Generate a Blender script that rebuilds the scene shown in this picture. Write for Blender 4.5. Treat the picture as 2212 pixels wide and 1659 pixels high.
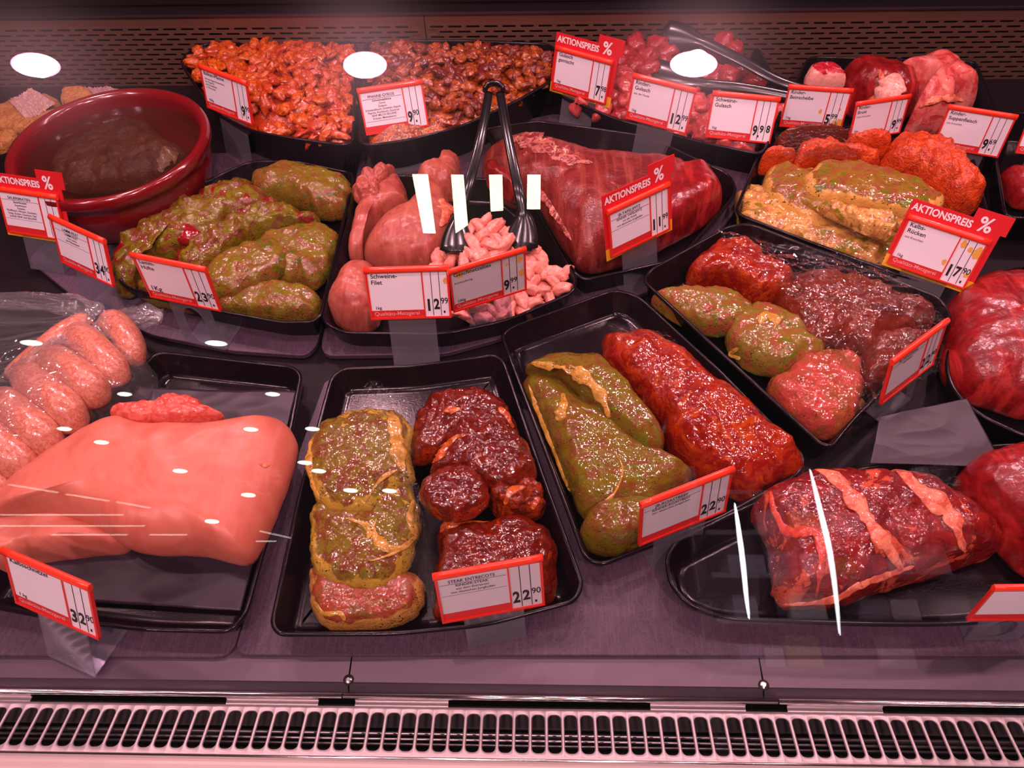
import bpy, bmesh, math, random
from mathutils import Vector, Matrix, noise
from mathutils.bvhtree import BVHTree
from mathutils.geometry import tessellate_polygon

for o in list(bpy.data.objects): bpy.data.objects.remove(o)
S = bpy.context.scene
C = S.collection
random.seed(7)
PI = math.pi

# ------------------------------------------------------------------ camera
F = 1650.0; CX, CY = 1106.0, 829.5; CAMH = 0.8
XC = Vector((0.99964389, -0.00257557, 0.02656059)); YC = Vector((0.01838535, 0.78787756, -0.61555741)); ZC = Vector((-0.01934108, 0.61582653, 0.78764434))
M3 = Matrix((XC, YC, ZC))
cam = bpy.data.cameras.new('camera'); camo = bpy.data.objects.new('camera', cam); C.objects.link(camo)
m4 = M3.to_4x4(); m4.translation = Vector((0, 0, CAMH)); camo.matrix_world = m4
cam.sensor_width = 36; cam.lens = F/2212*36; cam.clip_start = .01
S.camera = camo
CAM = Vector((0, 0, CAMH))
S.view_settings.view_transform = 'Standard'; S.view_settings.look = 'None'
S.view_settings.gamma = 1; S.view_settings.use_curve_mapping = False
S.view_settings.exposure = 0.38

# ------------------------------------------------------------------ world and case lights
w = bpy.data.worlds.new('world'); S.world = w; w.use_nodes = True
w.node_tree.nodes['Background'].inputs[0].default_value = (.42, .33, .36, 1)
w.node_tree.nodes['Background'].inputs[1].default_value = .05
LCOL = (1.0, .53, .60)
def area(name, loc, target, size, power, col=LCOL, spread=PI):
    l = bpy.data.lights.new(name, 'AREA'); l.shape = 'DISK'; l.size = size; l.energy = power; l.color = col; l.spread = spread
    o = bpy.data.objects.new(name, l); C.objects.link(o); o.location = loc
    o.rotation_euler = (Vector(target)-Vector(loc)).to_track_quat('-Z', 'Y').to_euler()
    return o
for i, x in enumerate((-1.05, -.63, -.21, .21, .63, 1.05)):
    area('case_spot', (x, .62, 1.12), (x*.8, .55, 0), .05, 1.0, spread=2.4)
    area('case_back_spot', (x+.2, 1.22, 1.0), (x*.8+.1, .55, 0), .05, 1.6, spread=2.2)
for x in (-1.831, -.612, .583):          # shop spots that light the counter from above the customer
    area('shop_spot_light', (x, -.883, 2.49), (x, -.882, 0), .09, 27)
def strip(name, loc, target, sx, sy, power, col):
    o = area(name, loc, target, sx, power, col); o.data.shape = 'RECTANGLE'; o.data.size = sx; o.data.size_y = sy; return o
strip('case_strip_light', (0, .98, 1.05), (0, .55, 0), 2.2, .06, .6, LCOL)

# ------------------------------------------------------------------ helpers
def ray(u, v):
    return (M3 @ Vector(((u-CX)/F, -(v-CY)/F, -1.0)))
def P(u, v, z=0.0):
    d = ray(u, v); t = (z-CAMH)/d.z
    return CAM + d*t
def PY(u, v, y):
    d = ray(u, v); t = y/d.y
    return CAM + d*t
def rinput(node, names, val):
    for n in names:
        if n in node.inputs: node.inputs[n].default_value = val; return
def link(o, parent=None):
    C.objects.link(o)
    if parent: o.parent = parent
    return o
def tag(o, label=None, cat=None, group=None, kind=None):
    if label: o['label'] = label
    if cat: o['category'] = cat
    if group: o['group'] = group
    if kind: o['kind'] = kind
    return o
def empty(name, loc, label, cat, group=None, rot=None):
    o = bpy.data.objects.new(name, None); o.empty_display_size = .02; o.location = loc
    if rot: o.rotation_euler = rot
    C.objects.link(o)
    return tag(o, label, cat, group)
def mesh_obj(name, verts, faces, mats, parent=None, smooth=True, fm=None, center=True, attrs=None):
    verts = [Vector(v) for v in verts]
    off = Vector((0, 0, 0))
    if center and parent is None and verts:
        off = sum(verts, Vector())/len(verts); off.z = min(v.z for v in verts)
        verts = [v-off for v in verts]
    me = bpy.data.meshes.new(name); me.from_pydata([tuple(v) for v in verts], [], faces)
    if not isinstance(mats, (list, tuple)): mats = [mats]
    for m in mats: me.materials.append(m)
    if fm: me.polygons.foreach_set('material_index', fm)
    if smooth: me.polygons.foreach_set('use_smooth', [len(f_) <= 8 for f_ in faces])
    if attrs:
        for k, vals in attrs.items():
            a = me.attributes.new(k, 'FLOAT', 'POINT'); a.data.foreach_set('value', vals)
    me.validate(); me.update()
    o = bpy.data.objects.new(name, me); o.location = off
    link(o, parent)
    return o
def catmull(pts, n, closed=True):
    out = []; L = len(pts)
    segs = L if closed else L-1
    per = max(2, n//segs)
    for i in range(segs):
        if closed: p0, p1, p2, p3 = pts[i-1], pts[i], pts[(i+1) % L], pts[(i+2) % L]
        else: p0, p1, p2, p3 = pts[max(i-1, 0)], pts[i], pts[i+1], pts[min(i+2, L-1)]
        for k in range(per):
            t = k/per
            out.append(0.5*((2*p1)+(p2-p0)*t+(2*p0-5*p1+4*p2-p3)*t*t+(3*p1-p0-3*p2+p3)*t**3))
    if not closed: out.append(pts[-1].copy())
    return out
def resample(pts, n):
    L = [0]; m = len(pts)
    for i in range(m): L.append(L[-1]+(pts[(i+1) % m]-pts[i]).length)
    out = []; j = 0
    for k in range(n):
        s = L[-1]*k/n
        while L[j+1] < s: j += 1
        f = (s-L[j])/max(L[j+1]-L[j], 1e-9)
        out.append(pts[j].lerp(pts[(j+1) % m], f))
    return out
def area2(pts):
    return sum(pts[i].x*pts[(i+1) % len(pts)].y-pts[(i+1) % len(pts)].x*pts[i].y for i in range(len(pts)))/2
def ccw(pts):
    return pts if area2(pts) > 0 else list(reversed(pts))
def round_poly(pts, r, n=160):
    pts = ccw(pts); L = len(pts); out = []
    for i in range(L):
        a, b, c = pts[i-1], pts[i], pts[(i+1) % L]
        u = (a-b); v = (c-b); lu, lv = u.length, v.length
        d = min(r, lu*.45, lv*.45)
        p = b+u/lu*d; q = b+v/lv*d
        for k in range(9):
            t = k/8; out.append(p*(1-t)**2+b*2*t*(1-t)+q*t*t)
    return resample(out, n)
def inset(pts, d):
    n = len(pts); out = []
    for i in range(n):
        t = (pts[(i+2) % n]-pts[i-2]); t.z = 0; t.normalize()
        out.append(pts[i]+Vector((-t.y, t.x, 0))*d)
    return out
def loft(rings, closed_last=True, closed_first=False):
    """rings of equal length -> verts, faces"""
    n = len(rings[0]); verts = []; faces = []
    for r in rings: verts += list(r)
    for j in range(len(rings)-1):
        for i in range(n):
            a = j*n+i; b = j*n+(i+1) % n
            faces.append((a, b, b+n, a+n))
    if closed_last: faces.append(tuple(range((len(rings)-1)*n, len(rings)*n)))
    if closed_first: faces.append(tuple(reversed(range(n))))
    return verts, faces
def box(verts, faces, c, s, R=None):
    b = len(verts)
    for dx in (-1, 1):
        for dy in (-1, 1):
            for dz in (-1, 1):
                v = Vector((dx*s[0]/2, dy*s[1]/2, dz*s[2]/2))
                if R: v = R @ v
                verts.append(Vector(c)+v)
    for f in ((0, 1, 3, 2), (4, 6, 7, 5), (0, 4, 5, 1), (2, 3, 7, 6), (0, 2, 6, 4), (1, 5, 7, 3)): faces.append(tuple(b+i for i in f))
def plate(pts, z0, z1):
    lo = [Vector((p.x, p.y, z0)) for p in pts]; hi = [Vector((p.x, p.y, z1)) for p in pts]
    return loft([lo, hi], True, True)

# ------------------------------------------------------------------ materials
def newmat(name):
    m = bpy.data.materials.new(name); m.use_nodes = True
    return m, m.node_tree, m.node_tree.nodes['Principled BSDF']
def simple(name, col, rough=.5, metal=0, coat=0, bump=0, bscale=200, alpha=1, spec=.5, aniso=None):
    m, nt, b = newmat(name)
    b.inputs['Base Color'].default_value = (*col, 1); b.inputs['Roughness'].default_value = rough
    b.inputs['Metallic'].default_value = metal; b.inputs['Coat Weight'].default_value = coat; b.inputs['Coat Roughness'].default_value = .08
    b.inputs['Specular IOR Level'].default_value = spec
    if bump:
        tc = nt.nodes.new('ShaderNodeTexCoord'); n = nt.nodes.new('ShaderNodeTexNoise'); n.inputs['Scale'].default_value = bscale; n.inputs['Detail'].default_value = 4
        bp = nt.nodes.new('ShaderNodeBump'); bp.inputs['Strength'].default_value = bump; bp.inputs['Distance'].default_value = .001
        src = tc.outputs['Object']
        if aniso:
            mp = nt.nodes.new('ShaderNodeMapping'); mp.inputs['Scale'].default_value = aniso; nt.links.new(src, mp.inputs[0]); src = mp.outputs[0]
        nt.links.new(src, n.inputs['Vector']); nt.links.new(n.outputs[0], bp.inputs['Height']); nt.links.new(bp.outputs[0], b.inputs['Normal'])
    return m
def srgb(r, g, b):
    f = lambda c: (c/255/12.92 if c <= 10 else ((c/255+.055)/1.055)**2.4)
    return (f(r), f(g), f(b))
def meat(name, c1, c2, c3=None, s1=28, s3=45, t3=.58, rnd=None, fleck=None, fs=330, ft=.66, rough=.28, coat=.6, croug=.12, bump=.6, bs=170, rim=None, rimt=.86, fibre=None, sss=0, bdist=.0018, dist=1.2, w3=.06):
    pq = lambda c: tuple(x**1.3 for x in c) if c else c
    c1, c2, c3, rim, rnd = map(pq, (c1, c2, c3, rim, rnd)); croug = max(croug, .06); spc = .04 if coat > .55 else .35
    if fibre: fibre = (fibre[0], fibre[1], pq(fibre[2]))
    m, nt, b = newmat(name); N = nt.nodes; Lk = nt.links.new
    tc = N.new('ShaderNodeTexCoord'); co = tc.outputs['Object']
    def nz(scale, det=4, rgh=.55, d=0.0, vec=None):
        n = N.new('ShaderNodeTexNoise'); n.inputs['Scale'].default_value = scale; n.inputs['Detail'].default_value = det
        n.inputs['Roughness'].default_value = rgh; n.inputs['Distortion'].default_value = d; Lk(vec or co, n.inputs['Vector']); return n.outputs[0]
    def rng(src, a, bb):
        r = N.new('ShaderNodeMapRange'); r.interpolation_type = 'SMOOTHSTEP'; r.inputs[1].default_value = a; r.inputs[2].default_value = bb; Lk(src, r.inputs[0]); return r.outputs[0]
    def mix(fac, a, bb):
        x = N.new('ShaderNodeMix'); x.data_type = 'RGBA'; Lk(fac, x.inputs[0])
        for v, i in ((a, 6), (bb, 7)):
            if isinstance(v, tuple): x.inputs[i].default_value = (*v, 1)
            else: Lk(v, x.inputs[i])
        return x.outputs[2]
    base = mix(rng(nz(s1*1.4, 5, .62, dist*1.3), .41, .59), c1, c2)
    if rnd:
        oi = N.new('ShaderNodeObjectInfo'); base = mix(rng(oi.outputs['Random'], .25, .95), base, rnd)
    if fibre:
        mp = N.new('ShaderNodeMapping'); mp.inputs['Rotation'].default_value = (0, 0, fibre[0]); mp.inputs['Scale'].default_value = (fibre[1], fibre[1]*.07, fibre[1]*.3)
        Lk(co, mp.inputs[0]); fn = nz(1, 4, .6, .4, mp.outputs[0]); base = mix(rng(fn, .45, .72), base, fibre[2])
    if c3: base = mix(rng(nz(s3, 5, .6, 1.6), t3, t3+w3), base, c3)
    if rim:
        at = N.new('ShaderNodeAttribute'); at.attribute_name = 'rim'
        ad = N.new('ShaderNodeMath'); ad.operation = 'MULTIPLY_ADD'; Lk(nz(40, 3), ad.inputs[0]); ad.inputs[1].default_value = .55; Lk(at.outputs['Fac'], ad.inputs[2])
        base = mix(rng(ad.outputs[0], rimt+.28, rimt+.33), base, rim)
    if fleck:
        mp = N.new('ShaderNodeMapping'); mp.inputs['Scale'].default_value = (1, 2.3, 1.2); mp.inputs['Rotation'].default_value = (.3, .2, .7); Lk(co, mp.inputs[0])
        vo = N.new('ShaderNodeTexVoronoi'); vo.inputs['Scale'].default_value = fs*.8
        dn = N.new('ShaderNodeMixRGB'); dn.blend_type = 'ADD'; dn.inputs[0].default_value = .005; Lk(mp.outputs[0], dn.inputs[1])
        nn = N.new('ShaderNodeTexNoise'); nn.inputs['Scale'].default_value = 600; Lk(co, nn.inputs['Vector']); Lk(nn.outputs['Color'], dn.inputs[2])
        Lk(dn.outputs[0], vo.inputs['Vector'])
        sx = N.new('ShaderNodeSeparateColor'); Lk(vo.outputs['Color'], sx.inputs[0])
        den = N.new('ShaderNodeMath'); den.operation = 'MULTIPLY'; Lk(rng(sx.outputs[0], .45, 1), den.inputs[0]); Lk(rng(nz(30, 3), .36, .60), den.inputs[1])
        mu = N.new('ShaderNodeMath'); mu.operation = 'MULTIPLY'; Lk(den.outputs[0], mu.inputs[0]); mu.inputs[1].default_value = .52
        sb_ = N.new('ShaderNodeMath'); sb_.operation = 'SUBTRACT'; Lk(mu.outputs[0], sb_.inputs[0]); Lk(vo.outputs['Distance'], sb_.inputs[1])
        base = mix(rng(sb_.outputs[0], -.02, .08), base, fleck)
    Lk(base, b.inputs['Base Color'])
    b.inputs['Roughness'].default_value = rough; b.inputs['Coat Weight'].default_value = coat; b.inputs['Coat Roughness'].default_value = croug
    b.inputs['Specular IOR Level'].default_value = spc
    if coat > .55: b.inputs['Coat IOR'].default_value = 1.75
    if sss:
        b.inputs['Subsurface Weight'].default_value = sss; b.inputs['Subsurface Radius'].default_value = (.01, .004, .003); b.inputs['Subsurface Scale'].default_value = 1
    ad = N.new('ShaderNodeMath'); ad.operation = 'MULTIPLY_ADD'; Lk(nz(bs*1.45, 1, .5, .6), ad.inputs[0]); ad.inputs[1].default_value = .75; Lk(nz(bs*.6, 2), ad.inputs[2])
    bp = N.new('ShaderNodeBump'); bp.inputs['Strength'].default_value = bump; bp.inputs['Distance'].default_value = bdist; Lk(ad.outputs[0], bp.inputs['Height'])
    Lk(bp.outputs[0], b.inputs['Normal']); Lk(bp.outputs[0], b.inputs['Coat Normal'])
    return m
def film(name, refl=.35, rough=.08, tint=(1, 1, 1), bump=.6, bs=40, clouds=.06, bd=.004, aniso=(1, 1, 1), rot=0):
    m, nt, b = newmat(name); N = nt.nodes; Lk = nt.links.new
    N.remove(b); out = N['Material Output']
    tr = N.new('ShaderNodeBsdfTransparent'); tr.inputs[0].default_value = (*tint, 1)
    gl = N.new('ShaderNodeBsdfGlossy'); gl.inputs['Roughness'].default_value = rough; gl.inputs[0].default_value = (1, 1, 1, 1)
    df = N.new('ShaderNodeBsdfDiffuse'); df.inputs[0].default_value = (.8, .8, .8, 1)
    lw = N.new('ShaderNodeLayerWeight'); lw.inputs[0].default_value = .5
    pw = N.new('ShaderNodeMath'); pw.operation = 'POWER'; Lk(lw.outputs['Facing'], pw.inputs[0]); pw.inputs[1].default_value = 3
    ma = N.new('ShaderNodeMath'); ma.operation = 'MULTIPLY_ADD'; Lk(pw.outputs[0], ma.inputs[0]); ma.inputs[1].default_value = .6; ma.inputs[2].default_value = refl
    m1 = N.new('ShaderNodeMixShader'); Lk(ma.outputs[0], m1.inputs[0]); Lk(tr.outputs[0], m1.inputs[1]); Lk(gl.outputs[0], m1.inputs[2])
    m2 = N.new('ShaderNodeMixShader'); m2.inputs[0].default_value = clouds; Lk(m1.outputs[0], m2.inputs[1]); Lk(df.outputs[0], m2.inputs[2])
    Lk(m2.outputs[0], out.inputs[0])
    if bump:
        tc = N.new('ShaderNodeTexCoord'); mp = N.new('ShaderNodeMapping'); mp.inputs['Scale'].default_value = aniso; mp.inputs['Rotation'].default_value = (0, 0, rot)
        n = N.new('ShaderNodeTexNoise'); n.inputs['Scale'].default_value = bs; n.inputs['Detail'].default_value = 5; n.inputs['Distortion'].default_value = 1.2
        try: n.noise_type = 'RIDGED_MULTIFRACTAL'
        except Exception: pass
        bp = N.new('ShaderNodeBump'); bp.inputs['Strength'].default_value = bump; bp.inputs['Distance'].default_value = bd
        Lk(tc.outputs['Object'], mp.inputs[0]); Lk(mp.outputs[0], n.inputs['Vector']); Lk(n.outputs[0], bp.inputs['Height'])
        Lk(bp.outputs[0], gl.inputs['Normal'])
    return m
def emit(name, col, s):
    m, nt, b = newmat(name); nt.nodes.remove(b)
    e = nt.nodes.new('ShaderNodeEmission'); e.inputs[0].default_value = (*col, 1); e.inputs[1].default_value = s
    nt.links.new(e.outputs[0], nt.nodes['Material Output'].inputs[0]); return m

PLASTIC = simple('black_plastic', (.006, .003, .005), .16, coat=.0, bump=.12, bscale=500, spec=.28)

DECKM = simple('dark_deck_metal', (.010, .006, .008), .5, spec=.15)
STEEL = simple('brushed_steel', (.55, .5, .5), .38, metal=1, bump=.08, bscale=60, aniso=(.3, 18, 18))
STEELD = simple('dark_steel', (.16, .125, .15), .5, metal=1, bump=.1, bscale=60, aniso=(.3, 18, 18))
CHROME = simple('polished_rail', (.85, .8, .8), .16, metal=1)
GRILLE = simple('satin_grille_metal', (.58, .50, .50), .5, metal=.5)
PERF = simple('perforated_panel_metal', (.24, .115, .08), .5, metal=.6)
DARK = simple('dark_void', (.012, .008, .008), .7)
RED = simple('red_plastic_frame', (.72, .022, .012), .35, coat=.3)
RAIL = simple('orange_red_rail', (.95, .045, .015), .3, coat=.4)
PAPER = simple('white_card', (.82, .80, .84), .45, coat=.15)
PAPERT = simple('greyish_card', (.62, .60, .62), .5)
INK = simple('black_ink', (.012, .012, .014), .5)
BAND = simple('printed_red', (.62, .02, .02), .45)
PINKT = simple('pale_pink_print', (.85, .42, .40), .5)
PROMO = simple('promo_board_red', (.66, .012, .02), .4)
YEL = simple('promo_board_yellow', (.85, .42, .02), .4)
WHT = simple('white_print', (.85, .85, .85), .5)
STAIN = simple('yellow_stain', (.75, .42, .08), .4)
ACRYL = film('clear_acrylic', refl=.03, rough=.1, tint=(.80, .78, .88), bump=0, clouds=.07)
CERAM = simple('red_glazed_ceramic', (.17, .003, .006), .18, coat=.8)
SLATE = meat('slate_grey_laminate', (.150, .100, .145), (.115, .078, .108), s1=160, coat=0, rough=.45, bump=.5, bs=300, bdist=.0006, fibre=(.7, 420, (.17, .12, .16)))
BREAD = meat('breaded_crumb', (.55, .30, .10), (.42, .20, .07), bs=420, bump=.8, coat=0, rough=.6, s1=60)
G_D = (.020, .030, .012)
LAMB = meat('green_herb_lamb', (.26, .235, .018), (.24, .085, .03), (.30, .014, .018), s1=26, s3=20, t3=.56, w3=.08, fleck=G_D, fs=420, ft=.635, coat=.85, croug=.07, bump=.75, bs=190)
LAMB2 = meat('green_herb_lamb_pale', (.27, .23, .028), (.31, .125, .045), (.17, .19, .012), s1=22, s3=30, t3=.56, fleck=G_D, fs=420, ft=.63, coat=.85, croug=.07, bump=.7, bs=190)
ENT = meat('green_entrecote', (.26, .215, .030), (.24, .095, .032), (.55, .40, .07), s1=30, s3=22, t3=.62, w3=.03, fleck=G_D, fs=430, ft=.64, coat=.9, croug=.06, bump=.75, bs=135, rim=(.50, .36, .07), rimt=.86)
ENTP = meat('pink_green_steak', (.38, .10, .05), (.26, .13, .03), (.5, .25, .10), s1=26, s3=22, t3=.62, fleck=G_D, fs=430, ft=.64, coat=.85, croug=.07, bump=.7, bs=190, rim=(.55, .32, .10), rimt=.86)
ROASTG = meat('green_herb_roast', (.24, .20, .022), (.25, .12, .034), (.20, .22, .018), s1=24, s3=30, t3=.58, fleck=G_D, fs=430, ft=.63, coat=.9, croug=.06, bump=.7, bs=120)
CHOP = meat('herb_chop', (.36, .24, .045), (.38, .14, .06), (.24, .25, .015), s1=22, s3=26, t3=.53, fleck=G_D, fs=330, ft=.615, coat=.85, croug=.08, bump=.6, bs=150, rim=(.72, .46, .14), rimt=.86)
CHOPF = meat('herb_chop_fat', (.70, .46, .16), (.50, .26, .09), (.30, .27, .02), s1=24, s3=24, t3=.55, fleck=G_D, fs=330, ft=.63, coat=.8, bump=.5, bs=130)
FAT = meat('yellow_herb_fat', (.60, .38, .10), (.45, .29, .05), s1=40, fleck=G_D, fs=380, ft=.62, coat=.7, bump=.4, bs=130)
FATW = meat('creamy_fat', (.80, .33, .20), (.62, .16, .10), s1=50, coat=.3, bump=.5, bs=140)
REDM = meat('dark_red_marinade', (.16, .016, .006), (.23, .028, .006), (.40, .065, .010), s1=30, s3=26, t3=.64, w3=.05, fleck=(.03, .004, .003), fs=480, ft=.62, coat=1, croug=.05, bump=.85, bs=140, rim=(.36, .055, .010), rimt=.93)
REDO = meat('orange_brown_marinade', (.40, .075, .015), (.17, .018, .006), s1=34, coat=1, croug=.05, bump=.9, bs=200, fleck=(.05, .01, .005), fs=450, ft=.64)
ORANGE = meat('paprika_marinade', (.70, .125, .015), (.56, .075, .012), (.80, .22, .03), s1=40, s3=50, t3=.62, fleck=(.06, .01, .005), fs=480, ft=.65, coat=.5, croug=.2, bump=1, bs=220, rough=.45)
REDR = meat('red_marinated_roast', (.30, .018, .010), (.42, .060, .010), (.50, .10, .012), s1=26, s3=28, t3=.56, fleck=(.07, .01, .008), fs=470, ft=.65, coat=.9, croug=.07, bump=.75, bs=130)
BROWNR = meat('brown_red_steak', (.19, .035, .015), (.26, .045, .014), (.18, .02, .012), s1=22, s3=30, t3=.6, fleck=(.06, .01, .008), fs=470, ft=.66, coat=.8, croug=.08, bump=.7, bs=140)
GREENP = meat('green_turkey_steak', (.28, .22, .04), (.36, .13, .06), (.20, .22, .02), s1=22, s3=24, t3=.54, fleck=G_D, fs=430, ft=.625, coat=.85, croug=.08, bump=.75, bs=130)
PINKG = meat('pink_herb_steak', (.50, .11, .08), (.36, .13, .05), (.20, .18, .02), s1=18, s3=16, t3=.60, fleck=G_D, fs=430, ft=.64, coat=.85, croug=.08, bump=.75, bs=130)
PORK = meat('pork_fillet', (.50, .17, .125), (.42, .115, .085), (.62, .26, .20), s1=16, s3=18, t3=.60, w3=.12, coat=.35, croug=.25, bump=.25, bs=90, rough=.4, sss=.12, fibre=(.5, 90, (.56, .21, .15)))
VEAL = meat('veal_pink', (.68, .265, .185), (.62, .215, .15), (.74, .34, .25), s1=9, s3=12, t3=.62, w3=.16, coat=.25, croug=.3, bump=.15, bs=80, rough=.42, sss=.15, fibre=(1.9, 60, (.68, .26, .20)))
VEALR = meat('veal_rim', (.62, .13, .10), (.72, .24, .18), s1=50, coat=.4, bump=.3, bs=90, sss=.1)
STRIPP = meat('pork_strips', (.86, .42, .34), (.78, .30, .24), (.90, .55, .48), s1=36, s3=40, t3=.6, coat=.35, croug=.25, bump=.3, bs=140, rough=.4, sss=.15)
BEEF = meat('beef_roast', (.22, .028, .026), (.30, .050, .042), (.50, .18, .13), s1=16, s3=55, t3=.64, coat=.35, croug=.25, bump=.4, bs=160, rough=.4, fibre=(.45, 110, (.38, .10, .07)))
BEEFR = meat('beef_cut_red', (.34, .014, .018), (.24, .008, .012), (.48, .06, .05), s1=20, s3=22, t3=.63, coat=.5, croug=.2, bump=.3, bs=120, rough=.35, fibre=(-.6, 60, (.60, .07, .06)))
BEEFF = meat('beef_fat_cover', (.60, .24, .19), (.28, .06, .07), (.80, .50, .38), s1=60, s3=45, t3=.58, coat=.3, bump=.6, bs=170)
RIB = meat('beef_rib_meat', (.20, .013, .018), (.34, .030, .026), (.60, .15, .085), s1=24, s3=18, t3=.55, w3=.05, coat=.6, croug=.15, bump=.6, bs=150, fibre=(1.1, 80, (.30, .035, .03)))
GOUL = meat('beef_cubes', (.36, .030, .040), (.46, .055, .055), (.66, .22, .19), s1=50, s3=60, t3=.64, coat=.5, bump=.4, bs=160)
GOULP = meat('pork_cubes', (.66, .17, .15), (.52, .09, .09), (.80, .40, .34), s1=50, s3=50, t3=.62, coat=.5, bump=.4, bs=160)
SAUER = meat('marinated_brown_beef', (.20, .085, .035), (.13, .050, .025), (.32, .19, .08), s1=20, s3=60, t3=.62, coat=.3, bump=.6, bs=260, rough=.5)
SAUS = meat('sausage_skin', (.66, .33, .24), (.56, .21, .15), (.76, .46, .36), s1=90, s3=120, t3=.6, coat=.5, croug=.15, bump=.2, bs=150, fleck=(.35, .10, .07), fs=420, ft=.66)
PAN1 = meat('paprika_strips', (.72, .21, .018), (.44, .065, .010), (.85, .36, .06), rnd=(.55, .085, .012), s1=55, s3=60, t3=.60, fleck=(.05, .008, .004), fs=420, ft=.64, coat=1, croug=.07, bump=.8, bs=200)
PAN2 = meat('gyros_strips', (.54, .16, .020), (.26, .055, .012), (.80, .36, .06), rnd=(.22, .028, .007), s1=55, s3=60, t3=.61, fleck=(.04, .008, .004), fs=420, ft=.63, coat=1, croug=.07, bump=.8, bs=200)
BONE = meat('marrow_bone', (.85, .45, .35), (.80, .38, .30), s1=60, coat=.3, bump=.3)

# ------------------------------------------------------------------ setting
def strip_profile(name, prof, x0, x1, mat, parent=None, smooth=False):
    v = []; f = []
    n = len(prof)
    for x in (x0, x1):
        for (y, z) in prof: v.append(Vector((x, y, z)))
    for i in range(n-1): f.append((i, i+1, n+i+1, n+i))
    return mesh_obj(name, v, f, mat, parent, smooth)
def struct(o): o['kind'] = 'structure'; return o

v, f = [], []; box(v, f, (0, .82, -.022), (3.2, 1.12, .02)); struct(mesh_obj('floor', v, f, DECKM, smooth=False))
# back of the case
YB = 1.39
def plate_with_slots(x0, x1, zlo, zhi, y, rows, pitch, slot, rowh, hh, xoff):
    """vertical plate (XZ) with staggered horizontal slots"""
    v = []; f = []
    ztop = zhi
    def q(a, b, c, d):
        i = len(v); v.extend([Vector((a, y, c)), Vector((b, y, c)), Vector((b, y, d)), Vector((a, y, d))]); f.append((i, i+1, i+2, i+3))
    for r in range(rows):
        zc = zhi-.022-r*rowh
        sh = (r % 2)*pitch/2+xoff
        z_a, z_b = zc-rowh/2, zc+rowh/2
        x = x0+sh
        if sh > 0: q(x0, x0+sh, z_a, z_b)
        while x+pitch <= x1+1e-6:
            n = 4; i = len(v)
            cx = x+pitch/2; hole = []
            for k in range(-2, 3): hole.append((cx+slot/2-hh/2+hh/2*math.cos(k*PI/4), zc+hh/2*math.sin(k*PI/4)))
            for k in range(2, 7): hole.append((cx-slot/2+hh/2+hh/2*math.cos(k*PI/4), zc+hh/2*math.sin(k*PI/4)))
            outer = [(x+pitch, z_a), (x+pitch, zc-rowh*.2), (x+pitch, zc), (x+pitch, zc+rowh*.2), (x+pitch, z_b), (x, z_b), (x, zc+rowh*.2), (x, zc), (x, zc-rowh*.2), (x, z_a)]
            for a, b in hole: v.append(Vector((a, y, b)))
            for a, b in outer: v.append(Vector((a, y, b)))
            for k in range(10): f.append((i+k, i+(k+1) % 10, i+10+(k+1) % 10, i+10+k))
            x += pitch
        if x < x1: q(x, x1, z_a, z_b)
    zt = zhi-.022+rowh/2; zb = zhi-.022-(rows-.5)*rowh
    q(x0, x1, zt, zhi); q(x0, x1, zlo, zb)
    return v, f
seam = PY(925, 120, YB).x
ztop = PY(1106, 30, YB).z
wall = None
pan = empty('perforated_panel', (0, YB, 0), 'brown metal air panel with rows of short slots behind the trays', 'panel')
pan.matrix_world = Matrix.Translation((0, YB, 0))
for k, (a, b) in enumerate(((-1.5, seam-.001), (seam+.001, 1.7))):
    v, f = plate_with_slots(a, b, -.02, ztop, 0, 14, .0335, .0255, .0098, .0042, .004 if k else 0)
    o = mesh_obj('panel_sheet', v, f, PERF, pan, smooth=False)
    md = o.modifiers.new('s', 'SOLIDIFY'); md.thickness = .0015
v, f = [], []; box(v, f, (0, YB+.05, .1), (3.4, .01, .5)); struct(mesh_obj('wall_back', v, f, DARK, smooth=False))
struct(strip_profile('trim_1', [(YB+.002, ztop+.001), (YB-.006, ztop+.003), (YB-.006, ztop+.006), (YB+.03, ztop+.008)], -1.5, 1.7, STEELD))
struct(strip_profile('trim_2', [(YB+.03, ztop+.006), (YB+.03, ztop+.02), (YB-.01, ztop+.045), (YB-.015, ztop+.2)], -1.5, 1.7, simple('shelf_brown', (.10, .045, .04), .5)))
# left and right walls of dark space beyond trays
# front ledge pieces with seams at three places
def xs_at(u, v, z): return P(u, v, z).x
e1 = P(755, 1450, -.006).x; e2 = P(1645, 1450, -.006).x
ya = P(1106, 1424, -.006).y; yb = P(1106, 1478, -.008).y; yc = P(1106, 1503, -.016).y
for (a, b, lb) in ((-1.2, e1-.0008, 'brushed steel ledge plate at the left, in front of the left slate'), (e1+.0008, e2-.0008, 'brushed steel ledge plate in the middle between two seams'), (e2+.0008, 1.2, 'brushed steel ledge plate at the right under the raw rib')):
    v, f = [], []
    prof = [(ya+.02, -.006), (yb, -.0075), (yb-.001, -.009), (yc, -.018), (yc, -.021), (yb, -.0105), (ya+.02, -.009)]
    vv = [Vector((x, y, z)) for x in (a, b) for (y, z) in prof]; n = len(prof)
    ff = [(i, (i+1) % n, n+(i+1) % n, n+i) for i in range(n)]+[tuple(range(n)), tuple(reversed(range(n, 2*n)))]
    o = mesh_obj('ledge_plate', vv, ff, STEELD, smooth=False); tag(o, lb, 'plate', 'steel ledge plates')
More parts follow.
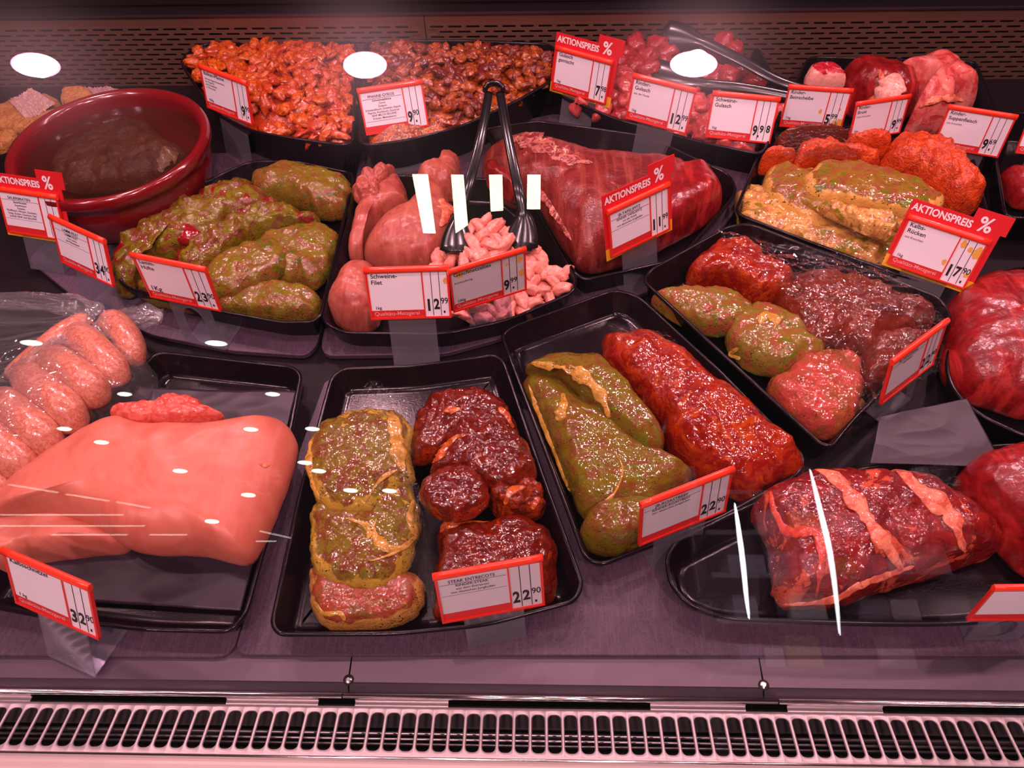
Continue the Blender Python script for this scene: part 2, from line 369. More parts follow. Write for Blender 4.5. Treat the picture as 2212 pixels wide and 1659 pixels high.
# screw hollows at the seams
for e, lb in ((e1, 'small round notch with screw at the left ledge seam'), (e2, 'small round notch with screw at the right ledge seam')):
    c = Vector((e, yb+.002, -.0072))
    v, f = [], []; rings = []
    for r, z in ((.0055, 0), (.0055, .0006), (.0035, .0008), (.002, .0018)):
        rings.append([c+Vector((r*math.cos(a*PI/10), r*math.sin(a*PI/10), z)) for a in range(20)])
    v, f = loft(rings, True, True); tag(mesh_obj('screw', v, f, [DARK, CHROME], fm=[0]*40+[1]*22), lb, 'screw', 'ledge screws')
# rail
yr = P(1106, 1508, -.014).y
for (a, b, lb) in ((-1.2, P(738, 1508, -.014).x, 'polished steel rail left of the first joint'), (P(741, 1508, -.014).x, P(1680, 1520, -.014).x, 'polished steel rail along the middle'), (P(1683, 1520, -.014).x, 1.2, 'polished steel rail at the right end')):
    rings = []
    for x in (a, b): rings.append([Vector((x, yr+.0028*math.cos(t*PI/8), -.014+.0028*math.sin(t*PI/8))) for t in range(16)])
    v, f = loft(rings, True, True); tag(mesh_obj('rail', v, f, CHROME), lb, 'rail', 'polished rails above the grille')
# tabs in the gap
yt = P(1106, 1524, -.024).y
for (ua, ub, lb) in ((486, 686, 'steel clip strip left of the centre in the gap above the grille'), (766, 968, 'steel clip strip near the middle in the gap above the grille'), (1405, 1610, 'steel clip strip right of the centre in the gap above the grille'), (1700, 1905, 'steel clip strip at the right in the gap above the grille'), (-140, 60, 'steel clip strip at the far left in the gap above the grille')):
    a = P(ua, 1524, -.022).x; b = P(ub, 1524, -.022).x
    v, f = [], []; box(v, f, ((a+b)/2, yt, -.024), (b-a, .009, .002)); box(v, f, ((a+b)/2, yt+.003, -.022), (b-a, .002, .003))
    tag(mesh_obj('clip_strip', v, f, STEEL, smooth=False), lb, 'clip', 'clip strips')
# grille
ygf = P(1106, 1531, -.022).y; ygn = P(1106, 1642, -.010).y
gr = empty('air_grille', (0, ygn, -.012), 'long satin metal air grille with upright rounded slots along the front', 'grille')
pitch = .01635
def gz(y): t = (y-ygn)/(ygf-ygn); return -.010-.012*t
x0 = P(755, 1600, -.015).x; x0 -= pitch*60
v, f = [], []
ys0 = P(1106, 1542, -.02).y; ys1 = P(1106, 1628, -.012).y   # slot far, near
rr = .0055; sw = .0140
for k in range(140):
    cx = x0+pitch*(k+.5); i = len(v)
    hole = []; nn = 6
    for q in range(nn+1): a = q*PI/2/nn; hole.append((cx+sw/2-rr+rr*math.cos(a), ys0-rr+rr*math.sin(a)))
    for q in range(nn+1): a = PI/2+q*PI/2/nn; hole.append((cx-sw/2+rr+rr*math.cos(a), ys0-rr+rr*math.sin(a)))
    for q in range(nn+1): a = PI+q*PI/2/nn; hole.append((cx-sw/2+rr+rr*math.cos(a), ys1+rr+rr*math.sin(a)))
    for q in range(nn+1): a = 1.5*PI+q*PI/2/nn; hole.append((cx+sw/2-rr+rr*math.cos(a), ys1+rr+rr*math.sin(a)))
    m = len(hole)
    outer = []
    L, R_ = cx-pitch/2, cx+pitch/2
    for j, (a, b) in enumerate(hole):
        qd = j//(nn+1); s = (j % (nn+1))/nn
        if qd == 0: o_ = (R_, ys0-rr+(ygf-ys0+rr)*min(1, s*2)) if s <= .5 else (R_-(R_-cx)*(s-.5)*2, ygf)
        elif qd == 1: o_ = (cx-(cx-L)*s*2, ygf) if s <= .5 else (L, ygf-(ygf-ys0+rr)*(s-.5)*2)
        elif qd == 2: o_ = (L, ys1+rr-(ys1+rr-ygn)*s*2) if s <= .5 else (L+(cx-L)*(s-.5)*2, ygn)
        else: o_ = (cx+(R_-cx)*s*2, ygn) if s <= .5 else (R_, ygn+(ys1+rr-ygn)*(s-.5)*2)
        outer.append(o_)
    sc = []
    for (a, b) in hole: sc.append(((a-cx)*1.12+cx, (b-(ys0+ys1)/2)*1.02+(ys0+ys1)/2))
    for (a, b) in hole: v.append(Vector((a, b, gz(b)-.0012)))
    for (a, b) in sc: v.append(Vector((a, b, gz(b))))
    for (a, b) in outer: v.append(Vector((a, b, gz(b)+.0003)))
    for r_ in range(2):
        for j in range(m): f.append((i+r_*m+j, i+r_*m+(j+1) % m, i+(r_+1)*m+(j+1) % m, i+(r_+1)*m+j))
gp = [p-Vector((0, ygn, -.012)) for p in v]
o = mesh_obj('slotted_plate', gp, f, GRILLE, gr, smooth=False)
bmx = bmesh.new(); bmx.from_mesh(o.data); bmesh.ops.remove_doubles(bmx, verts=bmx.verts, dist=1e-5); bmx.to_mesh(o.data); bmx.free()
o.data.polygons.foreach_set('use_smooth', [True]*len(o.data.polygons))
md = o.modifiers.new('s', 'SOLIDIFY'); md.thickness = .0008; md.offset = -1
rings = [[Vector((x, .0015*math.cos(t*PI/6)-.0005, .0035+.0015*math.sin(t*PI/6))) for t in range(12)] for x in (-1.1, 1.1)]
vv, ff = loft(rings, True, True); o = mesh_obj('front_edge', vv, ff, CHROME, gr)
# below the grille
struct(strip_profile('trim_3', [(.30, -.075), (.30, -.07), (.14, -.07), (.14, -.02)], -1.3, 1.3, DARK))
for k, (uy, zz, lb) in enumerate(((1588, -.05, 'thin steel drain rod under the grille, farther one'), (1600, -.055, 'thin steel drain rod under the grille, middle one'), (1612, -.055, 'thin steel drain rod under the grille, nearest one'))):
    y = P(1106, uy, zz).y
    rings = [[Vector((x, y+.0016*math.cos(t*PI/5), zz+.0016*math.sin(t*PI/5))) for t in range(10)] for x in (-1.1, 1.1)]
    vv, ff = loft(rings, True, True); tag(mesh_obj('drain_rod', vv, ff, STEEL), lb, 'rod', 'drain rods')
struct(strip_profile('trim_4', [(ygn+.0005, -.011), (ygn-.008, -.011), (ygn-.012, -.013), (.02, -.02), (-.02, -.05)], -1.3, 1.3, simple('cream_front_sheet', (.62, .50, .46), .4)))

# slates
def slate(px, label, r=.012, z=0.0):
    pts = round_poly([P(u, v_, z) for u, v_ in px], r, 200)
    lo = [Vector((p.x, p.y, z-.0075)) for p in pts]; mid = [Vector((p.x, p.y, z-.0008)) for p in pts]
    hi = inset([Vector((p.x, p.y, z)) for p in pts], .0009)
    v, f = loft([lo, mid, hi], True, True)
    m = len(pts); fm = [0]*(m)+[0]*m+[0, 0]
    o = mesh_obj('slate_slab', v, f, SLATE, smooth=False, fm=fm); tag(o, label, 'slab', 'grey slabs under the trays')
    return o
slate([(-420, 1412), (478, 1420), (505, 1403), (600, 1060), (655, 812), (330, 800), (-250, 900)], 'grey slab under the veal tray at the left front')
slate([(508, 1402), (520, 1415), (2480, 1417), (2480, 1180), (1560, 1060), (1200, 900), (1000, 850), (705, 814), (600, 1100)], 'wide grey slab under the front middle and right trays')
slate([(60, 560), (170, 650), (330, 724), (500, 757), (662, 768), (685, 745), (765, 375), (700, 330), (300, 330)], 'grey slab under the green lamb tray')
slate([(693, 748), (703, 768), (960, 764), (1230, 690), (1480, 600), (1600, 440), (1640, 330), (1200, 245), (780, 330)], 'grey slab under the pork fillet and beef trays', z=0.0)

# ------------------------------------------------------------------ trays
def tray(px, zr, label, r=.02, slope=.012, floor_z=None, n=220, lip=.0045, group='black display trays', name='serving_tray'):
    pts = round_poly([P(u, v_, zr) for u, v_ in px], r, n)
    def rg(d, z): return [Vector((p.x, p.y, z)) for p in inset(pts, d)]
    rings = [rg(slope+.004, .0005), rg(slope, .003), rg(lip*.8, zr-.006), rg(0, zr-.004), rg(-.0006, zr-.002), rg(.0008, zr), rg(lip-.001, zr), rg(lip, zr-.0015),
             rg(slope+lip-.002, .007), rg(slope+lip+.002, .004), rg(slope+lip+.008, .0035)]
    v, f = loft(rings, True, True)
    o = mesh_obj(name, v, f, PLASTIC); tag(o, label, 'tray', group); o.data.polygons[len(f)-1].use_smooth = False; o.data.polygons[len(f)-2].use_smooth = False
    return o
TR = {}
TR['A'] = tray([(383, 128), (430, 92), (600, 82), (772, 86), (764, 316), (640, 300), (540, 283), (456, 240)], .072, 'deep black tray heaped with paprika meat strips, Balkan tag in it', r=.03, slope=.02)
TR['B'] = tray([(784, 86), (1000, 84), (1190, 92), (1215, 120), (1195, 172), (1110, 222), (990, 276), (880, 303), (772, 317)], .072, 'deep black tray heaped with brown gyros strips, behind the tongs', r=.03, slope=.02)
TR['C'] = tray([(1205, 205), (1235, 95), (1420, 70), (1640, 100), (1700, 215), (1650, 335), (1520, 308), (1330, 257)], .05, 'black tray with raw goulash cubes at the back')
TR['P'] = tray([(1706, 200), (1745, 120), (2110, 130), (2160, 250), (2140, 320), (1850, 292), (1700, 268)], .045, 'black tray with leg slice, brisket and rib at the back right')
TR['Q'] = tray([(2150, 345), (2175, 240), (2400, 250), (2450, 480), (2170, 470)], .05, 'empty black tray at the far right edge, beside the orange steaks')
TR['D'] = tray([(252, 590), (300, 480), (420, 400), (540, 345), (640, 345), (768, 372), (725, 560), (694, 682), (678, 695), (610, 698), (480, 675), (340, 642), (262, 618)], .042, 'black tray full of green marinated lamb pieces')
TR['E'] = tray([(772, 395), (800, 374), (1090, 385), (1160, 440), (1250, 600), (1240, 632), (1100, 692), (960, 722), (740, 720), (693, 695), (708, 620)], .042, 'black tray with pork fillets and pork strips')
TR['F'] = tray([(1040, 275), (1160, 258), (1400, 290), (1585, 378), (1594, 418), (1470, 560), (1262, 606), (1238, 588), (1150, 440)], .042, 'black tray with the large raw beef joint')
TR['G'] = tray([(1585, 460), (1640, 320), (1830, 285), (2100, 320), (2140, 470), (2060, 625), (1950, 596), (1720, 512)], .042, 'black tray with herb chops and orange steaks')
TR['H'] = tray([(1388, 606), (1400, 582), (1575, 485), (1620, 480), (2035, 640), (2062, 690), (1850, 905), (1800, 966), (1772, 960), (1570, 775)], .05, 'black tray with green and brown marinated steaks, turned diagonally')
TR['I'] = tray([(1080, 722), (1105, 702), (1330, 622), (1380, 636), (1560, 800), (1742, 985), (1735, 1020), (1560, 1120), (1300, 1222), (1262, 1208), (1170, 960)], .036, 'black tray with a green roast and a red roast side by side')
TR['J'] = tray([(713, 812), (742, 792), (900, 786), (1070, 762), (1092, 780), (1170, 1010), (1262, 1262), (1245, 1300), (1050, 1352), (850, 1372), (600, 1373), (582, 1348), (640, 1080)], .034, 'black tray with green and dark red entrecote steaks')
TR['K'] = tray([(318, 774), (345, 757), (630, 788), (653, 806), (600, 1080), (532, 1330), (495, 1367), (300, 1362), (100, 1335), (-90, 1300), (80, 1080), (230, 885)], .034, 'black tray carrying the large pink veal piece')
TR['L'] = tray([(210, 700), (300, 727), (318, 748), (222, 870), (60, 1085), (-120, 1300), (-420, 1200), (-150, 700)], .036, 'black tray under the bagged sausages')
TR['M'] = tray([(1436, 1205), (1455, 1168), (1620, 1085), (1800, 1020), (2110, 960), (2500, 940), (2560, 1290), (2100, 1350), (1900, 1352), (1560, 1338), (1480, 1303), (1445, 1262)], .036, 'rounded black tray under the raw rib at the right front', r=.04)
TR['N'] = tray([(2040, 790), (2062, 850), (2120, 900), (2230, 950), (2500, 900), (2450, 560), (2180, 575), (2080, 640)], .042, 'black tray with raw red beef at the right edge')

# ------------------------------------------------------------------ meat blobs
BV = {}
def blob(name, px, z0, h, mat, label, cat='meat', group=None, amp=.003, freq=38, pe=4.2, grow=1.0, jit=1.0, na=132, nr=30, seed=0, ridge=0.0, parent=None, dent=None, droop=0, zk=(.80, .12), fold=None):
    vs = [p[1] for p in px]; v0, v1 = min(vs), max(vs)
    pts = []
    for (u, v_) in px:
        t = (v_-v0)/max(v1-v0, 1)
        pts.append(P(u, v_, z0+h*(zk[0]*(1-t)+zk[1]*t)))
    pts = resample(catmull(ccw([Vector((p.x, p.y, 0)) for p in pts]), na*2), na)
    A = 0; c = Vector()
    for i in range(na):
        a, b = pts[i], pts[(i+1) % na]; k = a.x*b.y-b.x*a.y; A += k; c += (a+b)*k
    c = c/(3*A)
    pts = [c+(p-c)*grow*(1+jit*.055*noise.noise(p*34+Vector((0, seed*3, 0)))+jit*.035*noise.noise(p*70+Vector((seed*3, 0, 0)))+jit*.02*noise.noise(p*180)) for p in pts]
    verts = []; faces = []; rimv = []
    sd = Vector((seed*7.13, seed*3.71, seed*1.37))
    def edge(i, j, t):
        p = c.lerp(pts[i], t)
        z = h*(1-t**pe)**(1/2.2)
        w_ = min(1, (1-t)*5)
        n1 = noise.noise(Vector((p.x, p.y, 0))*freq+sd); n2 = noise.noise(Vector((p.x, p.y, 1))*freq*2.6+sd); n3 = noise.noise(Vector((p.x, p.y, z))*freq*6+sd)
        dz = amp*(n1*1.4+n2*.6+n3*.22)
        if ridge:
            rd = noise.noise(Vector((p.x*freq*.8, p.y*freq*.8, 3))+sd); dz -= ridge*max(0, 1-abs(rd)*7)
        if fold:
            q = (p-c); s = q.x*math.cos(fold[0])+q.y*math.sin(fold[0]); dz += fold[1]*math.sin(s*fold[2]+fold[3]+n1*1.5)
        q = p.copy(); rad = (pts[i]-c).normalized()
        q += rad*dz*t*.7
        q.z = z0+.15*h+(z*.85)+dz*(.35+.65*w_)
        return q
    base = len(verts); verts.append(edge(0, 0, 0.0)); rimv.append(0)
    ts = [(1-(1-(k+1)/nr)**1.5) for k in range(nr)]
    for k, t in enumerate(ts):
        for i in range(na): verts.append(edge(i, k, min(t, .9999))); rimv.append(t)
    # under side
    for (s, zz) in ((.992, .08), (.96, .0)):
        for i in range(na):
            q = c.lerp(pts[i], s); q.z = z0+h*zz; verts.append(q); rimv.append(1)
    nring = nr+2
    for i in range(na): faces.append((0, 1+i, 1+(i+1) % na))
    for k in range(nring-1):
        for i in range(na):
            a = 1+k*na+i; b = 1+k*na+(i+1) % na
            faces.append((a, a+na, b+na, b))
    faces.append(tuple(reversed([1+(nring-1)*na+i for i in range(na)])))
    wv = [Vector(v) for v in verts]
    o = mesh_obj(name, verts, faces, mat, parent, attrs={'rim': rimv})
    if label: tag(o, label, cat, group)
    BV[o.name] = BVHTree.FromPolygons(wv, faces)
    return o
def hit(o, u, v_):
    bv = BV[o.name]; d = ray(u, v_).normalized(); r = bv.ray_cast(CAM, d)
    if r[0] is None:
        r = bv.find_nearest(P(u, v_, .05))
    return r[0], r[1]
def ribbon(o, pxs, wpx, mat, name='fat_strip', lab=None, hgt=.28, jit=.45, n=26):
    pts2 = catmull([Vector((a, b, 0)) for a, b in pxs], n, False)
    P3 = []; N3 = []
    for q in pts2:
        a, b = hit(o, q.x, q.y); P3.append(a.copy()); N3.append(b.copy())
    rings = []; m = len(P3)
    for i in range(m):
        t = (P3[min(i+1, m-1)]-P3[max(i-1, 0)]).normalized(); nrm = N3[i]
        if nrm.z < 0: nrm = -nrm
        nrm = (nrm+Vector((0, -.2, .8))).normalized(); s = t.cross(nrm).normalized(); nrm = s.cross(t).normalized()
        f_ = i/(m-1); wd = wpx[min(int(f_*(len(wpx)-1)), len(wpx)-1)]; k2 = f_*(len(wpx)-1); k0 = int(k2); k1 = min(k0+1, len(wpx)-1); wd = wpx[k0]+(wpx[k1]-wpx[k0])*(k2-k0)
        wm = wd*(P3[i]-CAM).length/F/2*(1+jit*2*noise.noise(P3[i]*90)); e = max(.12, math.sin(PI*min(1, max(0, f_)))**.35)
        wm *= e
        ring = []
        for k in range(12):
            a = 2*PI*k/12
            ring.append(P3[i]+s*wm*math.cos(a)+nrm*(wm*hgt*math.sin(a)+.0008+.0006*noise.noise(P3[i]*200+Vector((k, 0, 0)))))
        rings.append(ring)
    v, f = loft(rings, True, True)
    inv = Matrix.Translation(-o.location)
    r = mesh_obj(name, [inv @ p for p in v], f, mat, o)
    if lab: r['label'] = lab
    return r

# lamb tray
GL = 'green lamb pieces'
d2 = blob('lamb_rump', [(256, 553), (282, 516), (354, 469), (426, 415), (495, 378), (521, 373), (545, 386), (572, 421), (532, 458), (479, 490), (426, 538), (354, 559), (304, 585), (293, 633), (258, 620)], .008, .055, LAMB, 'long green marinated lamb rump along the left side of its tray', seed=1, ridge=.004, group=GL, jit=1.5, freq=42, grow=1.07, amp=.0065)
blob('lamb_rump', [(404, 553), (479, 490), (580, 420), (625, 432), (678, 471), (611, 490), (532, 522), (452, 590), (399, 590)], .02, .045, LAMB, 'striped red and green lamb piece in the middle of the lamb tray', seed=2, ridge=.004, group=GL, jit=1.5, freq=42, grow=1.07, amp=.0065)
blob('lamb_rump', [(304, 606), (399, 575), (479, 615), (492, 673), (399, 672), (314, 641)], .008, .035, LAMB, 'green lamb piece half hidden behind the Lamm-Hüfte tag', seed=3, group=GL, jit=1.5, freq=48, grow=1.07)
blob('lamb_rump', [(479, 652), (558, 615), (598, 600), (664, 618), (688, 649), (672, 683), (611, 694), (505, 688), (471, 673)], .008, .038, LAMB2, 'flat green lamb piece at the front edge of the lamb tray', seed=4, group=GL, jit=1.5, freq=48, grow=1.07)
blob('lamb_rump', [(572, 500), (651, 476), (702, 479), (725, 506), (715, 559), (688, 616), (638, 616), (585, 600), (558, 532)], .012, .042, LAMB2, 'green lamb piece against the right wall of the lamb tray', seed=5, group=GL, jit=1.5, freq=48, grow=1.07)
blob('lamb_rump', [(545, 381), (561, 360), (606, 343), (654, 352), (699, 368), (759, 400), (752, 439), (739, 469), (691, 469), (646, 445), (611, 431), (574, 426), (548, 400)], .012, .052, LAMB2, 'rounded green lamb piece at the back corner of the lamb tray', seed=6, group=GL, jit=1.5, freq=48, grow=1.07)
blob('lamb_rump', [(465, 564), (521, 522), (593, 512), (622, 540), (611, 577), (572, 605), (537, 633), (473, 646), (444, 612)], .03, .034, LAMB2, 'oval green lamb piece on top at the front, right of its tag', seed=7, group=GL, jit=1.5, freq=48, grow=1.07)
hm = blob('lamb_rump', [(361, 505), (385, 483), (412, 482), (436, 505), (432, 522), (405, 530), (372, 520)], .045, .016, meat('bare_red_lamb', (.30, .010, .018), (.36, .03, .03), s1=60, coat=.8, bump=.5, bs=160), 'small bare dark red lamb bit on the long green piece', seed=8, na=60, nr=14)

# pork fillets
GP = 'pork fillets'
blob('pork_fillet', [(818, 375), (850, 353), (871, 388), (882, 433), (866, 449), (807, 491), (790, 539), (785, 570), (758, 568), (758, 528), (770, 470), (788, 449), (800, 420)], .008, .055, PORK, 'pink pork fillet along the left side of its tray', seed=11, group=GP, amp=.003, freq=25, jit=.3)
blob('pork_fillet', [(762, 405), (802, 369), (829, 353), (852, 346), (841, 380), (825, 406), (820, 433), (796, 447), (773, 437)], .045, .03, PORK, 'curled pork fillet end at the back left of its tray', seed=12, group=GP, amp=.006, freq=50, ridge=.004, jit=.3)
e2o = blob('pork_fillet', [(786, 555), (797, 518), (829, 480), (887, 438), (908, 411), (911, 380), (948, 358), (972, 390), (972, 427), (978, 464), (968, 525), (940, 570), (866, 585), (807, 575)], .008, .068, PORK, 'thickest pink pork fillet in the middle, behind the Schweine-Filet tag', seed=13, group=GP, amp=.003, freq=25, pe=2.6, jit=.3)
ribbon(e2o, [(950, 430), (962, 450), (958, 475), (950, 490)], [22, 34, 26, 8], FATW, 'fat_patch')
blob('pork_fillet', [(903, 380), (920, 360), (948, 350), (957, 324), (977, 317), (994, 332), (992, 370), (990, 400), (975, 432), (935, 425), (905, 405)], .035, .045, PORK, 'narrow pork fillet tip pointing to the back of its tray', seed=14, group=GP, amp=.003, jit=.3)
blob('pork_fillet', [(707, 645), (720, 605), (749, 562), (786, 550), (812, 568), (822, 618), (818, 685), (793, 716), (760, 716), (725, 692), (709, 666)], .008, .07, PORK, 'rounded pork fillet end hanging at the front left of its tray', seed=15, group=GP, amp=.003, freq=25, pe=2.4, jit=.3)

# beef joint
f1 = blob('beef_joint', [(1042, 300), (1085, 270), (1180, 282), (1300, 312), (1360, 325), (1430, 335), (1500, 345), (1490, 440), (1420, 530), (1330, 575), (1262, 588), (1225, 540), (1185, 480), (1155, 430), (1090, 400), (1045, 350)], .008, .085, BEEF, 'large raw beef joint with grainy surface under the yellow-red promotion tag', seed=21, amp=.003, freq=20, pe=3, jit=.3)
ribbon(f1, [(1058, 300), (1120, 296), (1180, 318), (1240, 345), (1280, 352)], [46, 62, 52, 36, 14], BEEFF, 'fat_cover', hgt=.12)
ribbon(f1, [(1150, 395), (1180, 430), (1205, 470), (1235, 520)], [10, 20, 20, 8], BEEFF, 'fat_strip', hgt=.15)
blob('beef_joint', [(1440, 350), (1490, 337), (1530, 340), (1563, 410), (1545, 450), (1450, 520), (1405, 540), (1400, 450)], .008, .07, BEEFR, 'smooth deep red beef piece right of the Tafelspitz tag', seed=22, amp=.0025, freq=20, jit=.3)
blob('beef_joint', [(1048, 345), (1070, 340), (1100, 390), (1120, 435), (1108, 436), (1070, 405), (1052, 385)], .03, .04, BEEFR, 'thin red pointed beef flap beside the tongs', seed=23, na=70, nr=16, jit=.3)

# herb chops and orange steaks
GC = 'herb chops'; GO = 'orange steaks'
blob('marinated_steak', [(1641, 356), (1664, 325), (1714, 330), (1714, 350), (1680, 375), (1649, 374)], .02, .05, ORANGE, 'small orange marinated piece at the left back corner of its tray', group=GO, seed=31, amp=.004, freq=60)
blob('marinated_steak', [(1674, 298), (1732, 277), (1786, 277), (1842, 306), (1800, 326), (1720, 330), (1680, 330)], .02, .055, BROWNR, 'dark brown steak under film behind the orange pieces', seed=32, amp=.003)
blob('marinated_steak', [(1722, 325), (1735, 303), (1786, 306), (1813, 319), (1848, 330), (1901, 352), (1861, 378), (1807, 350), (1740, 362), (1714, 358)], .03, .05, ORANGE, 'orange steak peeping out behind the large herb chop', seed=33, group=GO, amp=.004, freq=60)
blob('marinated_steak', [(1834, 293), (1888, 285), (1928, 294), (1912, 336), (1888, 350), (1848, 335)], .03, .055, ORANGE, 'orange steak in the middle behind the others, under the Brust tag', seed=34, group=GO, amp=.004, freq=60)
blob('marinated_steak', [(1908, 340), (1932, 290), (1972, 276), (2010, 290), (2048, 306), (2070, 349), (2095, 396), (2106, 420), (2112, 450), (2075, 470), (2037, 450), (1985, 400), (1928, 366)], .02, .075, ORANGE, 'biggest bright orange steak at the right back of its tray', seed=35, group=GO, amp=.004, freq=70, pe=4)
blob('pork_chop', [(1592, 440), (1600, 395), (1645, 386), (1668, 435), (1714, 478), (1781, 505), (1861, 512), (1941, 532), (1935, 570), (1890, 588), (1840, 580), (1760, 548), (1660, 505), (1604, 475)], .008, .04, CHOPF, 'fatty pale herb chop lying lowest along the tray edge', seed=36, group=GC, amp=.005, freq=45)
blob('pork_chop', [(1655, 368), (1671, 341), (1727, 352), (1760, 362), (1780, 420), (1801, 443), (1881, 450), (1955, 475), (1934, 520), (1861, 517), (1781, 506), (1722, 483), (1674, 446), (1652, 408)], .022, .045, CHOP, 'thick herb chop with dark side, second from the top', seed=37, group=GC, amp=.004, freq=40, pe=5)
blob('pork_chop', [(1748, 362), (1791, 338), (1842, 343), (1914, 360), (1989, 392), (2037, 437), (2000, 480), (1940, 475), (1870, 452), (1800, 440), (1755, 425), (1738, 400)], .052, .034, CHOP, 'large herb chop with yellow fat rim on top of the pile', seed=38, group=GC, amp=.003, freq=35, pe=6)
blob('pork_chop', [(1770, 425), (1810, 430), (1850, 450), (1928, 469), (1952, 485), (1928, 520), (1888, 512), (1830, 480), (1780, 450)], .065, .022, CHOPF, 'creamy fat edge piece in front of the large chop', seed=39, group=GC, amp=.005, freq=70)

# back right tray
sh = empty('beef_leg_slice', P(1781, 186, .03), 'beef leg slice with pale rim and red marbled centre behind the Beinscheibe tag', 'meat')
b0 = blob('beef_slice_body', [(1738, 170), (1752, 142), (1781, 131), (1805, 143), (1818, 165), (1821, 190), (1781, 192), (1745, 188)], .05, .035, meat('leg_slice', (.52, .02, .045), (.60, .05, .07), (.88, .48, .42), s1=60, s3=34, t3=.52, coat=.3, bump=.3, rim=(.90, .48, .40), rimt=.72), None, seed=41)
b0.parent = sh; b0.location = b0.location-sh.location; b0.name = 'slice_body'
br = blob('beef_brisket', [(1821, 150), (1845, 124), (1877, 117), (1901, 129), (1935, 143), (1963, 170), (1990, 195), (1957, 250), (1920, 285), (1861, 230), (1826, 196)], .008, .085, BEEFR, 'dark red brisket with thick creamy fat band', seed=42, amp=.004, freq=30, jit=.3)
ribbon(br, [(1900, 150), (1905, 180), (1890, 210), (1868, 225)], [10, 14, 12, 6], FATW)
ribbon(br, [(1940, 160), (1925, 190), (1910, 215), (1905, 235)], [30, 44, 40, 16], meat('pale_fat', (.95, .60, .50), (.85, .40, .32), s1=70, coat=.3, bump=.4), 'fat_band')
rb = blob('beef_rib_piece', [(1930, 142), (1981, 124), (2027, 110), (2051, 122), (2078, 172), (2104, 222), (2090, 240), (2048, 240), (2021, 287), (1955, 284), (1985, 220), (1960, 175)], .008, .10, meat('rib_skin', (.80, .26, .22), (.62, .09, .09), (.88, .46, .38), s1=22, s3=20, t3=.6, coat=.3, bump=.4, fibre=(.2, 50, (.85, .36, .30))), 'large pale pink beef rib piece leaning at the back right', seed=43, amp=.004, freq=22)
ribbon(rb, [(1985, 232), (2020, 215), (2060, 212), (2082, 218)], [8, 14, 14, 6], FATW)

# diagonal tray
GH = 'marinated steaks in the diagonal tray'
blob('marinated_steak', [(1488, 590), (1505, 558), (1545, 520), (1600, 508), (1640, 538), (1660, 580), (1705, 600), (1690, 650), (1620, 655), (1570, 618), (1500, 612)], .008, .055, REDR, 'reddish steak at the far left corner of the diagonal tray', seed=51, group=GH, grow=1.05, amp=.004)
blob('marinated_steak', [(1696, 610), (1760, 570), (1860, 598), (1905, 622), (1985, 658), (2012, 690), (1960, 722), (1900, 735), (1870, 770), (1800, 760), (1740, 760), (1705, 690), (1685, 645)], .008, .055, BROWNR, 'long brown-red steak along the back wall of the diagonal tray', seed=52, group=GH, grow=1.05, amp=.006, freq=35)
blob('marinated_steak', [(1862, 770), (1900, 722), (1980, 700), (2022, 716), (1965, 780), (1905, 838), (1862, 838)], .01, .042, BROWNR, 'brown steak behind the sideways red tag', seed=53, group=GH, grow=1.05, amp=.004)
blob('marinated_steak', [(1745, 900), (1855, 850), (1868, 885), (1800, 940), (1772, 930)], .008, .03, GREENP, 'greenish steak underneath at the front corner of the diagonal tray', seed=54, group=GH, grow=1.05)
h2 = blob('marinated_steak', [(1578, 722), (1596, 672), (1645, 640), (1705, 672), (1745, 722), (1770, 768), (1748, 800), (1690, 815), (1630, 798), (1590, 762)], .016, .046, GREENP, 'green steak with pale patches in the middle of the diagonal tray', seed=56, group=GH, grow=1.05, amp=.004)
blob('marinated_steak', [(1418, 632), (1455, 612), (1530, 610), (1590, 625), (1625, 660), (1605, 705), (1560, 725), (1510, 716), (1450, 675)], .02, .04, GREENP, 'green steak at the left end of the diagonal tray', seed=55, group=GH, grow=1.05, amp=.004)
blob('marinated_steak', [(1668, 820), (1705, 790), (1750, 758), (1800, 743), (1850, 758), (1864, 810), (1852, 880), (1832, 925), (1790, 946), (1740, 927), (1690, 882)], .02, .045, PINKG, 'pink herb flecked steak at the front of the diagonal tray', seed=57, group=GH, grow=1.05, amp=.004)

ribbon(h2, [(1640, 700), (1655, 680), (1675, 692), (1672, 712)], [8, 24, 22, 8], FAT, 'fat_patch', hgt=.15)
ribbon(h2, [(1595, 752), (1580, 765), (1600, 775)], [8, 16, 8], FAT, 'fat_patch', hgt=.2)
# roast tray
i2 = blob('green_roast', [(1132, 800), (1180, 790), (1314, 895), (1365, 945), (1415, 975), (1475, 1012), (1497, 1040), (1450, 1095), (1390, 1120), (1262, 1120), (1232, 1060), (1180, 930), (1146, 860)], .008, .055, ROASTG, 'long green herb roast lying lengthwise in its tray', seed=61, amp=.004, freq=25)
i3 = blob('green_roast', [(1254, 1130), (1290, 1085), (1380, 1062), (1440, 1095), (1405, 1168), (1345, 1200), (1290, 1197), (1252, 1165)], .01, .058, ROASTG, 'green herb roast end at the front, left of the Roastbeef tag', seed=62, amp=.004)
i1 = blob('green_roast', [(1133, 778), (1206, 743), (1287, 746), (1321, 788), (1368, 844), (1410, 905), (1437, 965), (1402, 988), (1365, 962), (1314, 915), (1262, 850), (1200, 800)], .04, .04, ROASTG, 'green herb roast flap folded on top at the back', seed=63, amp=.004, freq=25)
ribbon(i1, [(1136, 782), (1180, 790), (1230, 798), (1270, 822), (1300, 858), (1318, 905)], [14, 26, 30, 30, 28, 16], FAT)
ribbon(i2, [(1142, 830), (1160, 880), (1190, 955), (1215, 1020), (1235, 1070)], [12, 14, 13, 10, 8], FAT)
